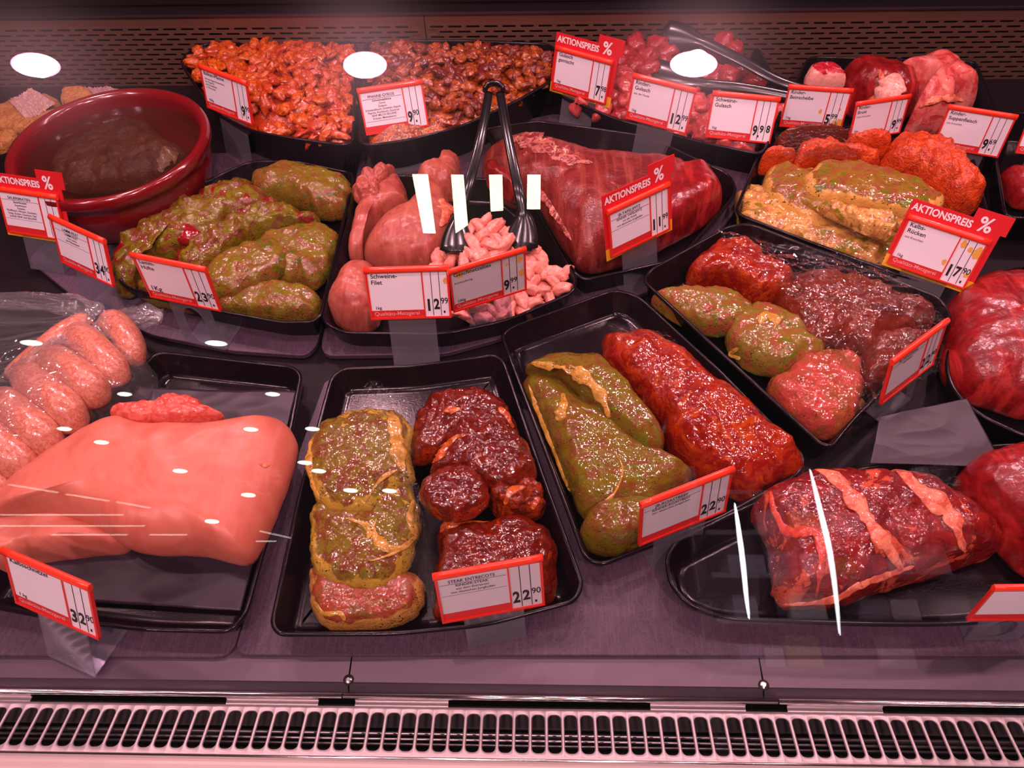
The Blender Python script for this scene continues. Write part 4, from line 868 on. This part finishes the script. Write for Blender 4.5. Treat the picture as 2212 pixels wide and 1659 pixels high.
sheet('tray_liner', [(255, 835, .02), (640, 845, .03), (520, 1320, .012), (20, 1290, .012)], DKS, 'dark grey plastic liner under the veal', 'liner', fr=5, amp=.0012, seed=11, ani=(1, 2), thick=.0005)
sheet('tray_liner', [(1900, 900, .045), (2090, 860, .045), (2170, 1010, .04), (1880, 1000, .04)], DKS, 'dark plastic liner behind the raw rib', 'liner', fr=3, amp=.001, seed=12, thick=.0005)

# ------------------------------------------------------------------ tongs
TONG = simple('black_tongs_plastic', (.006, .005, .006), .2, coat=.1)
def tongs(apex, armL, armR, label, pad=.024, w=.0085):
    t = empty('serving_tongs', P(*apex), label, 'tongs')
    for arm in (armL, armR):
        c = catmull([P(*q) for q in arm], 36, False); m = len(c); rings = []
        for i in range(m):
            d = (c[min(i+1, m-1)]-c[max(i-1, 0)]).normalized(); s = d.cross(Vector((0, -.75, .66))).normalized(); u_ = s.cross(d)
            f_ = i/(m-1); ww = w*(.75+.25*f_) if f_ < .7 else w+(pad-w)*math.sin((f_-.7)/.3*PI*.62)
            if f_ > .97: ww *= .7
            rings.append([c[i]+s*ww*math.cos(a*PI/8)+u_*.0028*math.sin(a*PI/8)-u_*(.004*math.cos(a*PI/8)**2 if f_ > .7 else 0) for a in range(16)])
        v, f = loft(rings, True, True); mesh_obj('tong_arm', [p-t.location for p in v], f, TONG, t)
    # hinge
    c = P(*apex); rings = []
    d = (P(*armL[0])+P(*armR[0]))/2-c; d.normalize(); s = Vector((1, 0, 0)); u_ = s.cross(d).normalized()
    for k in range(9):
        a = PI*k/8; rings.append([c+d*(.012*(1-math.sin(a))-.006)+s*(-.014*math.cos(a))+d*.004*math.cos(q*PI/5)*math.sin(a)+s*.004*math.cos(q*PI/5)*math.cos(a)+u_*.0075*math.sin(q*PI/5) for q in range(10)])
    v, f = loft(rings, True, True); mesh_obj('tong_hinge', [p-t.location for p in v], f, TONG, t)
    return t
tongs((1067, 188, .175), [(1056, 200, .17), (1040, 290, .15), (1015, 390, .12), (990, 480, .085), (985, 545, .07)], [(1080, 200, .17), (1096, 290, .15), (1118, 400, .12), (1130, 470, .09), (1125, 540, .065)], 'black plastic serving tongs standing upright in the pork strips')
tongs((1800, 215, .06), [(1785, 205, .06), (1690, 178, .065), (1590, 125, .08), (1500, 85, .09), (1430, 80, .085)], [(1790, 225, .06), (1690, 205, .06), (1600, 190, .06), (1500, 180, .06), (1400, 160, .06)], 'black plastic tongs lying across the goulash tray', pad=.03, w=.011)

# ------------------------------------------------------------------ price tags
TW, TH = .105, .0735
def text_geo(s, bold=0):
    cu = bpy.data.curves.new('t', 'FONT'); cu.body = s; cu.size = 1; cu.resolution_u = 3; cu.offset = bold; cu.fill_mode = 'FRONT'
    o = bpy.data.objects.new('t', cu); C.objects.link(o)
    dg = bpy.context.evaluated_depsgraph_get(); me = bpy.data.meshes.new_from_object(o.evaluated_get(dg))
    v = [p.co.copy() for p in me.vertices]; f = [tuple(p.vertices) for p in me.polygons]
    bpy.data.objects.remove(o); bpy.data.meshes.remove(me); bpy.data.curves.remove(cu)
    return v, f
TC = {}
class Print:
    def __init__(s): s.v = []; s.f = []; s.m = []
    def rect(s, x0, y0, x1, y1, z, m):
        i = len(s.v); s.v += [Vector((x0, y0, z)), Vector((x1, y0, z)), Vector((x1, y1, z)), Vector((x0, y1, z))]; s.f.append((i, i+1, i+2, i+3)); s.m.append(m)
    def boxm(s, x0, y0, x1, y1, z0, z1, m):
        k = len(s.f); v, f = [], []; box(v, f, ((x0+x1)/2, (y0+y1)/2, (z0+z1)/2), (x1-x0, y1-y0, z1-z0)); i = len(s.v); s.v += v
        for q in f: s.f.append(tuple(i+a for a in q)); s.m.append(m)
    def poly(s, pts, z, m):
        i = len(s.v); s.v += [Vector((a, b, z)) for a, b in pts]
        s.f.append(tuple(range(i, i+len(pts)))); s.m.append(m)
    def text(s, t, x, y, h, z, m, bold=.0, width=None, align='l', sx=1.0):
        key = (t, bold)
        if key not in TC: TC[key] = text_geo(t, bold)
        v, f = TC[key]
        if not v: return
        x0 = min(p.x for p in v); x1 = max(p.x for p in v)
        k = h/.7; kx = k*sx
        if width: kx = min(kx, width/(x1-x0))
        w_ = (x1-x0)*kx; ox = x-(w_ if align == 'r' else w_/2 if align == 'c' else 0)
        i = len(s.v)
        for p in v: s.v.append(Vector((ox+(p.x-x0)*kx, y+p.y*k, z)))
        for q in f: s.f.append(tuple(i+a for a in q)); s.m.append(m)
    def blotch(s, cx, cy, r, z, m, seed=0):
        i = len(s.v); n = 18
        for k in range(n):
            a = 2*PI*k/n; q = r*(1+.5*noise.noise(Vector((math.cos(a)*1.5, math.sin(a)*1.5, seed)))); s.v.append(Vector((cx+q*math.cos(a), cy+q*1.3*math.sin(a), z)))
        s.f.append(tuple(range(i, i+n))); s.m.append(m)
def price_tag(pos, yaw, elev, lines, unit, digits, label, scale=1.0, promo=False, typed=None, slot=False, small=None, grey=False, stain=None, cutleft=0, legw=.062, legx=0, nofoot=False, band=True, handw=False):
    pos = Vector(pos)
    if pos.z < .075 :
        k = (CAMH-.085)/(CAMH-pos.z)
        pos = CAM+(pos-CAM)*k; scale *= k
    ya_, el = math.radians(yaw), math.radians(elev)
    X = Vector((math.cos(ya_), math.sin(ya_), 0)); N_ = Vector((math.sin(ya_)*math.cos(el), -math.cos(ya_)*math.cos(el), math.sin(el))); Y = N_.cross(X)
    foot = pos.z/(Y.z)/scale   # distance along -Y from tag centre to deck
    Rm = Matrix((X, Y, N_)).transposed().to_4x4(); Rm = Rm @ Matrix.Scale(scale, 4); Rm.translation = pos
    base = pos-Y*foot*scale; base.z = max(base.z, 0)
    t = bpy.data.objects.new('price_tag', None); t.empty_display_size = .02; t.location = base; C.objects.link(t)
    L = Matrix.Translation(-base) @ Rm
    tag(t, label, 'price tag', 'price tags')
    x0, x1, y0, y1 = -TW/2, TW/2, -TH/2, TH/2
    # holder frame
    p = Print(); b_ = .0026
    p.boxm(x0, y0, x1, y0+.0024, -.0015, .0020, 0); p.boxm(x0, y0, x0+b_, y1-.004, -.0015, .0018, 0); p.boxm(x1-b_, y0, x1, y1-.004, -.0015, .0018, 0)
    p.boxm(x0+.0005, y0+.001, x1-.0005, y1-.002, -.0026, -.0012, 0); p.boxm(.0178, y0+.003, .0194, y1-.008, 0, .0016, 0)
    o = mesh_obj('holder_frame', [L @ q for q in p.v], p.f, [RED], t, smooth=False); hf = o
    # rail
    rings = []
    for k in range(9):
        xx = x0-.001+(TW+.002)*k/8
        rings.append([L @ Vector((xx, y1-.0042+.0046*math.cos(a*PI/6), .0008+.0032*math.sin(a*PI/6))) for a in range(12)])
    v, f = loft(rings, True, True); mesh_obj('top_rail', v, f, RAIL, hf)
    # card
    p = Print(); z = .0004; W0 = 0
    p.boxm(x0+b_, y0+.002, x1-b_, y1-.008, -.001, z, 0)
    p.rect(x0+b_, y0+.0024, .018, y0+.0125, z+.00015, 2)
    if band: p.text('Qualitäts-Metzgerei', x0+.006, y0+.0055, .0052, z+.0003, 3, width=.058, bold=.004)
    xa = .0194; cw = (x1-b_-xa)/3
    for k in (1, 2): p.rect(xa+cw*k-.0004, y0+.0035, xa+cw*k+.0004, y1-.009, z+.0003, 1)
    zt = z+.0003
    if typed:
        yy = y1-.0175; p.text(typed[0], -.017, yy, .0042, zt, 1, width=.046, align='c', bold=.012)
        p.rect(x0+.004, yy-.0018, .0165, yy-.0013, zt, 1)
        yy -= .0058
        for k, s_ in enumerate(typed[1:]):
            p.text(s_, -.017, yy, .0030 if k else .0034, zt, 1, width=.058, align='c', bold=.012 if not k else .006); yy -= .0046
        if len(typed) > 3: p.rect(x0+.004, yy+.0016, .0165, yy+.002, zt, 1)
        if len(typed) < 6: unit = None
    else:
        yy = y1-.0155
        for s_ in lines: p.text(s_, x0+.0065, yy, .0058, zt, 1, width=.052, bold=.012); yy -= .0085
        for s_ in (small or []): p.text(s_, x0+.0065, yy+.001, .0033, zt, 4, width=.045); yy -= .0048
    if unit: p.text(unit, x0+.0085, y0+.0145, .0042 if not handw else .0075, zt, 1, bold=.012)
    d0, d1, ct, mode = digits
    dy = y0+.011
    if mode == 2:
        p.text(d0, xa+cw*.5, dy, .016, zt, 1, bold=.035, width=cw*.72, align='c', sx=.8); p.text(d1, xa+cw*1.5, dy+.002, .014, zt, 1, bold=.035, width=cw*.74, align='c', sx=.8)
        p.text(ct, xa+cw*2.5, dy+.009, .0085, zt, 1, bold=.012, width=cw*.9, align='c', sx=.8); p.rect(xa+cw*2.3, dy-.0045, xa+cw*2.52, dy-.001, zt, 1)
    elif mode == 1:
        p.text(d0, xa+cw*.5, dy, .016, zt, 1, bold=.035, width=cw*.76, align='c', sx=.8)
        p.text(ct, xa+cw*1.5, dy+.009, .0085, zt, 1, bold=.012, width=cw*.9, align='c', sx=.8); p.rect(xa+cw*1.3, dy-.002, xa+cw*1.52, dy+.0015, zt, 1)
    elif mode == 11:
        p.text(d0, xa+cw*1.5, dy, .016, zt, 1, bold=.035, width=cw*.76, align='c', sx=.8)
        p.text(ct, xa+cw*2.5, dy+.009, .0085, zt, 1, bold=.012, width=cw*.9, align='c', sx=.8); p.rect(xa+cw*2.3, dy-.002, xa+cw*2.52, dy+.0015, zt, 1)
    elif mode == 3:
        p.text(d0, xa+cw*.5, dy, .015, zt, 1, bold=.035, width=cw*.72, align='c', sx=.8); p.text(d1, xa+cw*1.5, dy+.005, .011, zt, 1, bold=.03, width=cw*.66, align='c', sx=.8)
        p.text(ct, xa+cw*2.5, dy+.006, .011, zt, 1, bold=.03, width=cw*.66, align='c', sx=.8); p.rect(xa+cw*1.05, dy-.003, xa+cw*1.25, dy+.0005, zt, 1)
    if stain:
        for k, (sx_, sy_, sr) in enumerate(stain): p.blotch(sx_, sy_, sr, z+.0002, 5, k)
    mesh_obj('price_card', [L @ q for q in p.v], p.f, [PAPERT if grey else PAPER, INK, BAND, PINKT, INK, STAIN], hf, smooth=False, fm=p.m)
    if promo:
        p = Print(); z0_, z1_ = -.0042, -.0030
        p.boxm(-.0575, -.0245, .0600, .0565, z0_, z1_, 0); p.boxm(.0205, .0440, .0665, .0700, z0_-.0001, z1_+.0001, 0)
        p.boxm(-.0575, -.0425, .0600, -.0245, z0_, z1_, 1)
        p.text('AKTIONSPREIS', -.0545, .0425, .0098, z1_+.0004, 2, bold=.03, width=.078, sx=.9)
        p.text('%', .030, .0425, .0195, z1_+.0004, 2, bold=.02, width=.026, sx=.9)
        mesh_obj('promo_board', [L @ q for q in p.v], p.f, [PROMO, YEL, WHT], t, smooth=False, fm=p.m)
    # clear stand: leg in the tag plane then foot on the deck
    lw = legw/2; top = y0+.012; bot = -foot+.0012/scale
    ring_o = []; ring_i = []
    yc_ = (y0+bot)/2-.002; hh = max(.004, (y0-bot)/2-.008) if slot else .0006; hw = lw*.52 if slot else .0006
    nS = 48
    for k in range(nS):
        a = 2*PI*k/nS; ca, sa = math.cos(a), math.sin(a)
        ring_i.append((legx+hw*ca, yc_+hh*(1 if sa > 0 else 1)*math.copysign(abs(sa)**.8, sa)))
        m_ = max(abs(ca), abs(sa)); qx, qy = ca/m_, sa/m_
        ring_o.append((legx+lw*qx, (top+bot)/2+(top-bot)/2*qy))
    v = []; f = []
    if slot:
        for zz_ in (-.0030, -.0045):
            for a, b in ring_o: v.append(L @ Vector((a, b, zz_)))
            for a, b in ring_i: v.append(L @ Vector((a, b, zz_)))
        for k in range(nS):
            k1 = (k+1) % nS
            f.append((k, k1, nS+k1, nS+k)); f.append((2*nS+k, 3*nS+k, 3*nS+k1, 2*nS+k1)); f.append((k, 2*nS+k, 2*nS+k1, k1)); f.append((nS+k, nS+k1, 3*nS+k1, 3*nS+k))
    else:
        v2, f2 = [], []; box(v2, f2, (legx, (top+bot)/2, -.0037), (2*lw, top-bot, .0014)); v = [L @ q for q in v2]; f = f2
    # foot plate
    back = Vector((-Y.x, -Y.y, 0)); back = -N_; back.z = 0; back.normalize()
    c0 = (L @ Vector((legx, bot, -.0037))); c0 = Vector((c0.x, c0.y, .0008)); hx = X*lw*scale
    i = len(v); dz = Vector((0, 0, .0014)); fl = back*.055
    if not nofoot:
        for q in (c0-hx, c0+hx, c0+hx+fl, c0-hx+fl): v.append(q)
        for q in (c0-hx, c0+hx, c0+hx+fl, c0-hx+fl): v.append(q+dz)
        for q in ((0, 3, 2, 1), (4, 5, 6, 7), (0, 1, 5, 4), (1, 2, 6, 5), (2, 3, 7, 6), (3, 0, 4, 7)): f.append(tuple(i+a for a in q))
    mesh_obj('clear_stand', v, f, ACRYL, t, smooth=False)
    return t
K = [.040, .012]
price_tag([-.5044, 1.141, .1121], -30.6, 11, ['Balkan-Pfanne'], '100g', ('9', '', '99', 11), 'red price tag reading Balkan-Pfanne, in the paprika strips', small=['Schweinegeschnetzeltes', 'mit Paprika', 'und Zwiebeln', 'in Marinade'], nofoot=True)
price_tag([-.2281, 1.1228, .0977], 14.8, 25, [], None, ('9', '', '90', 1), 'red price tag reading Pfanne Gyros 9.90 in front of the gyros heap', typed=['PFANNE GYROS', 'Schweinepfanne', 'Gyros', 'Zutaten:', 'Schweinefleisch, Zwiebeln, Rapsöl,', 'Paprika, Knoblauch, Gewürze', 'SENF MILCH SELLERIE', 'Kräuter, Maltodextrin'], band=False)
price_tag([.0826, 1.2234, .0939], -28.9, 13, ['Gulasch', 'gemischt'], '1kg', ('7', '', '98', 11), 'price tag on red promotion board reading Gulasch gemischt', promo=True, slot=False)
price_tag([.2048, 1.1177, .1044], -26.1, 14.5, ['Rinder-', 'Gulasch'], '1kg', ('1', '2', '99', 2), 'red price tag reading Rinder-Gulasch 12.99', small=['aus der Keule'])
price_tag([.3403, 1.1154, .0802], -11, 22, ['Schweine-', 'Gulasch'], '1kg', ('9', '9', '8', 3), 'red price tag reading Schweine-Gulasch 9.98')
price_tag([.4884, 1.2001, .0432], -8.3, 12, ['Rinder-', 'Beinscheibe'], '1kg', ('5', '', '99', 1), 'red price tag with yellow stains reading Beinscheibe 5.99', stain=[(.010, -.006, .003), (.046, -.024, .006), (.038, -.027, .005), (.041, .0, .002)])
price_tag([.6388, 1.2695, -.0216], 13.4, 11, ['Rinder-', 'Brust'], '1kg', ('9', '', '99', 11), 'red price tag reading Brust, turned slightly left before the brisket', small=['ohne Knochen'])
price_tag([.7472, 1.1488, .0295], -18, 14.5, ['Rinder-', 'Suppenfleisch'], '1kg', ('9', '', '69', 1), 'red price tag reading Suppenfleisch at the back right', small=['mit Knochen'])
price_tag([-.6135, .7734, .1032], -28.4, 17, [], '1kg', ('3', '4', '90', 2), 'red price tag reading 34.90 standing in front of the red bowl', typed=['LAMM-FILET', 'LAMM-FILET', 'vom Lamm', 'aus Neuseeland'])
price_tag([-.4544, .6962, .119], -14.8, 4.5, ['Lamm-', 'Hüfte'], '1Kg', ('2', '3', '90', 2), 'red price tag reading Lamm-Hüfte 23.90 on a slotted clear stand', slot=True, handw=True)
price_tag([-.1582, .6905, .1056], 2.4, 19.7, ['Schweine-', 'Filet'], '1kg', ('1', '2', '99', 2), 'red price tag reading Schweine-Filet 12.99', stain=[(.048, .015, .003)])
price_tag([-.0571, .7163, .1033], 23.8, 3, ['Geschnetzeltes'], '100g', ('9', '', '99', 1), 'stained grey price tag reading Geschnetzeltes 9.99', grey=True, small=['', 'Küchenfertig'], stain=[(-.038, .024, .005), (-.025, .026, .004), (.044, .018, .004), (.046, -.004, .004), (.026, .016, .002)])
price_tag([.1467, .8268, .1094], 34.3, 14, [], None, ('1', '1', '99', 2), 'price tag on red promotion board reading JB-Tafelspitz 11.99', promo=True, typed=['JB-TAFELSPITZ', 'RINDER TAFELSPITZ', 'aus der Keule', 'von deutschen Jungbullen'], band=False)
price_tag([.157, .3873, .1006], 23.6, 9, [], None, ('2', '2', '90', 2), 'red price tag reading JB-Roastbeef 22.90', typed=['JB-ROASTBEEF', 'RINDER-ROASTBEEF', 'von deutschen Jungbullen'], grey=True, band=False)
price_tag([.5568, .802, .0724], -30.8, 23.5, ['Kalbs-', 'Rücken'], '1kg', ('1', '7', '90', 2), 'stained price tag on red promotion board reading Kalbs-Rücken 17.90', promo=True, small=['mit Knochen'], stain=[(.046, .014, .006), (.036, .016, .003), (.026, .020, .004), (.014, -.010, .003), (.046, -.018, .003)])
price_tag([-.4654, .2878, .1001], -20.4, 23.8, ['Kalbsschnitzel'], '1 kg', ('3', '2', '90', 2), 'red price tag reading Kalbsschnitzel 32.90 at the lower left')
price_tag([-.0403, .3026, .0854], 11.3, 16.7, [], None, ('2', '2', '90', 2), 'red price tag reading Steak Entrecote 22.90 at the front', typed=['STEAK ENTRECOTE', 'RINDER-STEAK', 'aus dem Entrecote', 'von deutschen Jungbullen'], grey=True, band=False)
price_tag([-.7746, .9216, .0457], -12, 22.9, [], None, ('', '', '', 0), 'price tag on red promotion board reading Sauerbraten, cut by the left edge', promo=True, typed=['SAUERBRATEN', 'Sauerbraten', 'Sauerbraten', 'Zutaten:', 'Rindfleisch, Wasser, Zwiebeln,', 'Essig, Zucker, Gewürze, Salz', 'enthält SENF und SELLERIE'], band=False)
price_tag([.665, .66, .085], -25, 32, ['Rinder'], '1kg', ('', '', '', 0), 'red price tag reading Rinder, cut by the right edge', slot=True)
price_tag([.5239, .3231, .0159], 1.3, 6, [''], None, ('', '', '', 0), 'red price tag cut off at the lower right corner, on a slotted stand', slot=True, band=False)
price_tag([.9045, 1.1706, .0057], -12.9, 25, [''], None, ('', '', '', 0), 'red price tag of which only a corner shows at the upper right edge')
price_tag([.4558, .5925, .0873], 37.7, 10.8, [], None, ('2', '2', '90', 2), 'red price tag seen steeply from the side, at the diagonal tray', grey=True, slot=True, typed=['PUTENSTEAK', 'mariniert'], band=False)

# ------------------------------------------------------------------ glass front and shop lamps
ALPHA = math.radians(42); G0 = Vector((0, .04, .0)); GN = Vector((0, -math.cos(ALPHA), math.sin(ALPHA))); GU = Vector((0, math.sin(ALPHA), math.cos(ALPHA)))
gl, nt, b = newmat('counter_glass'); N = nt.nodes; Lk = nt.links.new; N.remove(b)
tr = N.new('ShaderNodeBsdfTransparent'); tr.inputs[0].default_value = (.985, .99, .985, 1)
g1 = N.new('ShaderNodeBsdfGlossy'); g1.inputs['Roughness'].default_value = 0.0
g2 = N.new('ShaderNodeBsdfGlossy'); g2.distribution = 'BECKMANN'; g2.inputs['Roughness'].default_value = 0.20
lw = N.new('ShaderNodeLayerWeight'); lw.inputs[0].default_value = .5
pw = N.new('ShaderNodeMath'); pw.operation = 'POWER'; Lk(lw.outputs['Facing'], pw.inputs[0]); pw.inputs[1].default_value = 5
ma = N.new('ShaderNodeMath'); ma.operation = 'MULTIPLY_ADD'; Lk(pw.outputs[0], ma.inputs[0]); ma.inputs[1].default_value = .95; ma.inputs[2].default_value = .045
mx = N.new('ShaderNodeMixShader'); Lk(ma.outputs[0], mx.inputs[0]); Lk(tr.outputs[0], mx.inputs[1]); Lk(g1.outputs[0], mx.inputs[2])
mx2 = N.new('ShaderNodeMixShader'); mx2.inputs[0].default_value = .0012; Lk(mx.outputs[0], mx2.inputs[1]); Lk(g2.outputs[0], mx2.inputs[2])
Lk(mx2.outputs[0], N['Material Output'].inputs[0])
v = []; f = []
for dn in (0, -.005):
    for x in (-1.3, 1.3):
        for s in (0.0, .86): v.append(G0+GU*s+GN*dn+Vector((x, 0, 0)))
f = [(0, 2, 3, 1), (4, 5, 7, 6), (0, 1, 5, 4), (2, 6, 7, 3), (0, 4, 6, 2), (1, 3, 7, 5)]
struct(mesh_obj('window_1', v, f, gl, smooth=False))
def reflect_to(u, v_, zplane=None, dist=None):
    d = ray(u, v_).normalized(); t = (G0-CAM).dot(GN)/d.dot(GN); p = CAM+d*t; r = d-GN*2*d.dot(GN)
    if zplane is not None: return p+r*((zplane-p.z)/r.z)
    return p+r*dist
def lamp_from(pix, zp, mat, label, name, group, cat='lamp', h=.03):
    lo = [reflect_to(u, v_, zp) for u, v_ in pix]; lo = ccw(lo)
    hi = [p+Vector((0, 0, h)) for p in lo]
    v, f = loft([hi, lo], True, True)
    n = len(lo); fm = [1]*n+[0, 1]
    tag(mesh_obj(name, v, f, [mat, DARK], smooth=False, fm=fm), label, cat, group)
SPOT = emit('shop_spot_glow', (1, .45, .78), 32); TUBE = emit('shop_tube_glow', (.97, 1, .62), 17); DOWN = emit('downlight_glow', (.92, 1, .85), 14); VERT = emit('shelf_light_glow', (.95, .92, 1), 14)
def ell(cx, cy, a, b_, n=32, rot=0):
    return [(cx+a*math.cos(2*PI*k/n)*math.cos(rot)-b_*math.sin(2*PI*k/n)*math.sin(rot), cy+a*math.cos(2*PI*k/n)*math.sin(rot)+b_*math.sin(2*PI*k/n)*math.cos(rot)) for k in range(n)]
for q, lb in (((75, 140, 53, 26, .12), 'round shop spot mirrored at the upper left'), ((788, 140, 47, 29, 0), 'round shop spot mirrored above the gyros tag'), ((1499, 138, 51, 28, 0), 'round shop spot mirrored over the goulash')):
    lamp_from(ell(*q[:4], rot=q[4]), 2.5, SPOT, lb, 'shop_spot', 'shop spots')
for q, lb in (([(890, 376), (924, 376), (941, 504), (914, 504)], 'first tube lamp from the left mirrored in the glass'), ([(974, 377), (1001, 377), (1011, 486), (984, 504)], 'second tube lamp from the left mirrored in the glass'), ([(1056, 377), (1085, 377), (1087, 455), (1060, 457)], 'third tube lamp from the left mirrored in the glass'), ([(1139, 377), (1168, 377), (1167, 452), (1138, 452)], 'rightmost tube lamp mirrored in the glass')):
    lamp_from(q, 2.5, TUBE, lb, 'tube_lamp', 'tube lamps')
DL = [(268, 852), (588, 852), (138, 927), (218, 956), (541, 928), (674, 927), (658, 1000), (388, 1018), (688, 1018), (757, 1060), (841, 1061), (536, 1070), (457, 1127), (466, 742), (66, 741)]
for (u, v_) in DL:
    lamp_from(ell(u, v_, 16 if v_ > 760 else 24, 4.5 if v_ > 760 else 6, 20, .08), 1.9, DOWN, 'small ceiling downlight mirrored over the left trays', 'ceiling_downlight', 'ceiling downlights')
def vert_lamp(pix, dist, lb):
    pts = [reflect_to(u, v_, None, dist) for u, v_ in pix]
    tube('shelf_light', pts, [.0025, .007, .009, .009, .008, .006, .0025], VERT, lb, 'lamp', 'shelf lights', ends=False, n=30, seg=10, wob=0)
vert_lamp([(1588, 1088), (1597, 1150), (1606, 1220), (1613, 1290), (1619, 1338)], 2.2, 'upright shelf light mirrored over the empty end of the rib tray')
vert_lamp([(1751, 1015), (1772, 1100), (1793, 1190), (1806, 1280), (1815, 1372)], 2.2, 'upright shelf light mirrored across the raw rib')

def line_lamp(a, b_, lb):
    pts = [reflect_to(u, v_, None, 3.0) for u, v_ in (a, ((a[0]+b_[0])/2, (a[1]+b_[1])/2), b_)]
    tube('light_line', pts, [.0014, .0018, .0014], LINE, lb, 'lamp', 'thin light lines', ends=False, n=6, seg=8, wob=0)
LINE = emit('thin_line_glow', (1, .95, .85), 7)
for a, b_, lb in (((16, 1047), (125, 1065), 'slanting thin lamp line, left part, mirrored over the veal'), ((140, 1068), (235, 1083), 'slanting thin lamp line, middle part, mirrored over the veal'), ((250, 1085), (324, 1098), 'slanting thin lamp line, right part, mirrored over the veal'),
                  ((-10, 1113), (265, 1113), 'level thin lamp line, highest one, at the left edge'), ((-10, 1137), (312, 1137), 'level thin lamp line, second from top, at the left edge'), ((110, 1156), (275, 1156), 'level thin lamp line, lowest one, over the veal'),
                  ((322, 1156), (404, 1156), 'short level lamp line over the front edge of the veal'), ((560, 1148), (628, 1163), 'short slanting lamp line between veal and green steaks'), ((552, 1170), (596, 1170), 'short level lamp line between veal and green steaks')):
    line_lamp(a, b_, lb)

# shop rack behind the customer, mirrored faintly in the lower right of the glass
def refl_y(u, v_, Y):
    d = ray(u, v_).normalized(); t = (G0-CAM).dot(GN)/d.dot(GN); p = CAM+d*t; r = d-GN*2*d.dot(GN)
    return p+r*((Y-p.y)/r.y)
YR = -2.1
xa_, xb_ = refl_y(1540, 1200, YR).x, refl_y(2120, 1200, YR).x; za_, zb_ = refl_y(1700, 1455, YR).z, refl_y(1700, 1075, YR).z
lo_, hi_ = min(za_, zb_), max(za_, zb_)
WRK = simple('rack_grey', (.30, .30, .32), .5, metal=.3)
rk = empty('shop_rack', ((xa_+xb_)/2, YR, 0), 'tall grey shop rack mirrored in the lower right of the glass', 'rack')
levels = [lo_+(hi_-lo_)*k/4 for k in range(5)]
for x in (xa_, (xa_+xb_)/2, xb_):
    v, f = [], []; box(v, f, (x-rk.location.x, -.25, hi_/2+.1), (.05, .05, hi_+.3)); mesh_obj('upright', v, f, WRK, rk, smooth=False)
for z in levels:
    v, f = [], []; box(v, f, (0, -.1, z), (abs(xb_-xa_)+.05, .3, .02)); mesh_obj('shelf_board', v, f, WRK, rk, smooth=False)
rq = random.Random(4)
PK = [simple('package_white', (.8, .82, .85), .5), simple('package_blue_grey', (.35, .38, .5), .5), simple('package_yellow', (.6, .55, .1), .5), simple('package_dark', (.06, .06, .07), .5)]
for z in levels[:-1]:
    x = min(xa_, xb_)+.05
    while x < max(xa_, xb_)-.12:
        ww = rq.uniform(.07, .16); hh = (levels[1]-levels[0])*rq.uniform(.45, .8)
        if rq.random() < .8:
            v, f = [], []; box(v, f, (x+ww/2, YR-.08, z+.01+hh/2), (ww*.9, .16, hh)); tag(mesh_obj('package', v, f, rq.choice(PK[:2]+PK), smooth=False), 'shop package standing on the mirrored rack', 'package', 'packages on the shop rack')
        x += ww
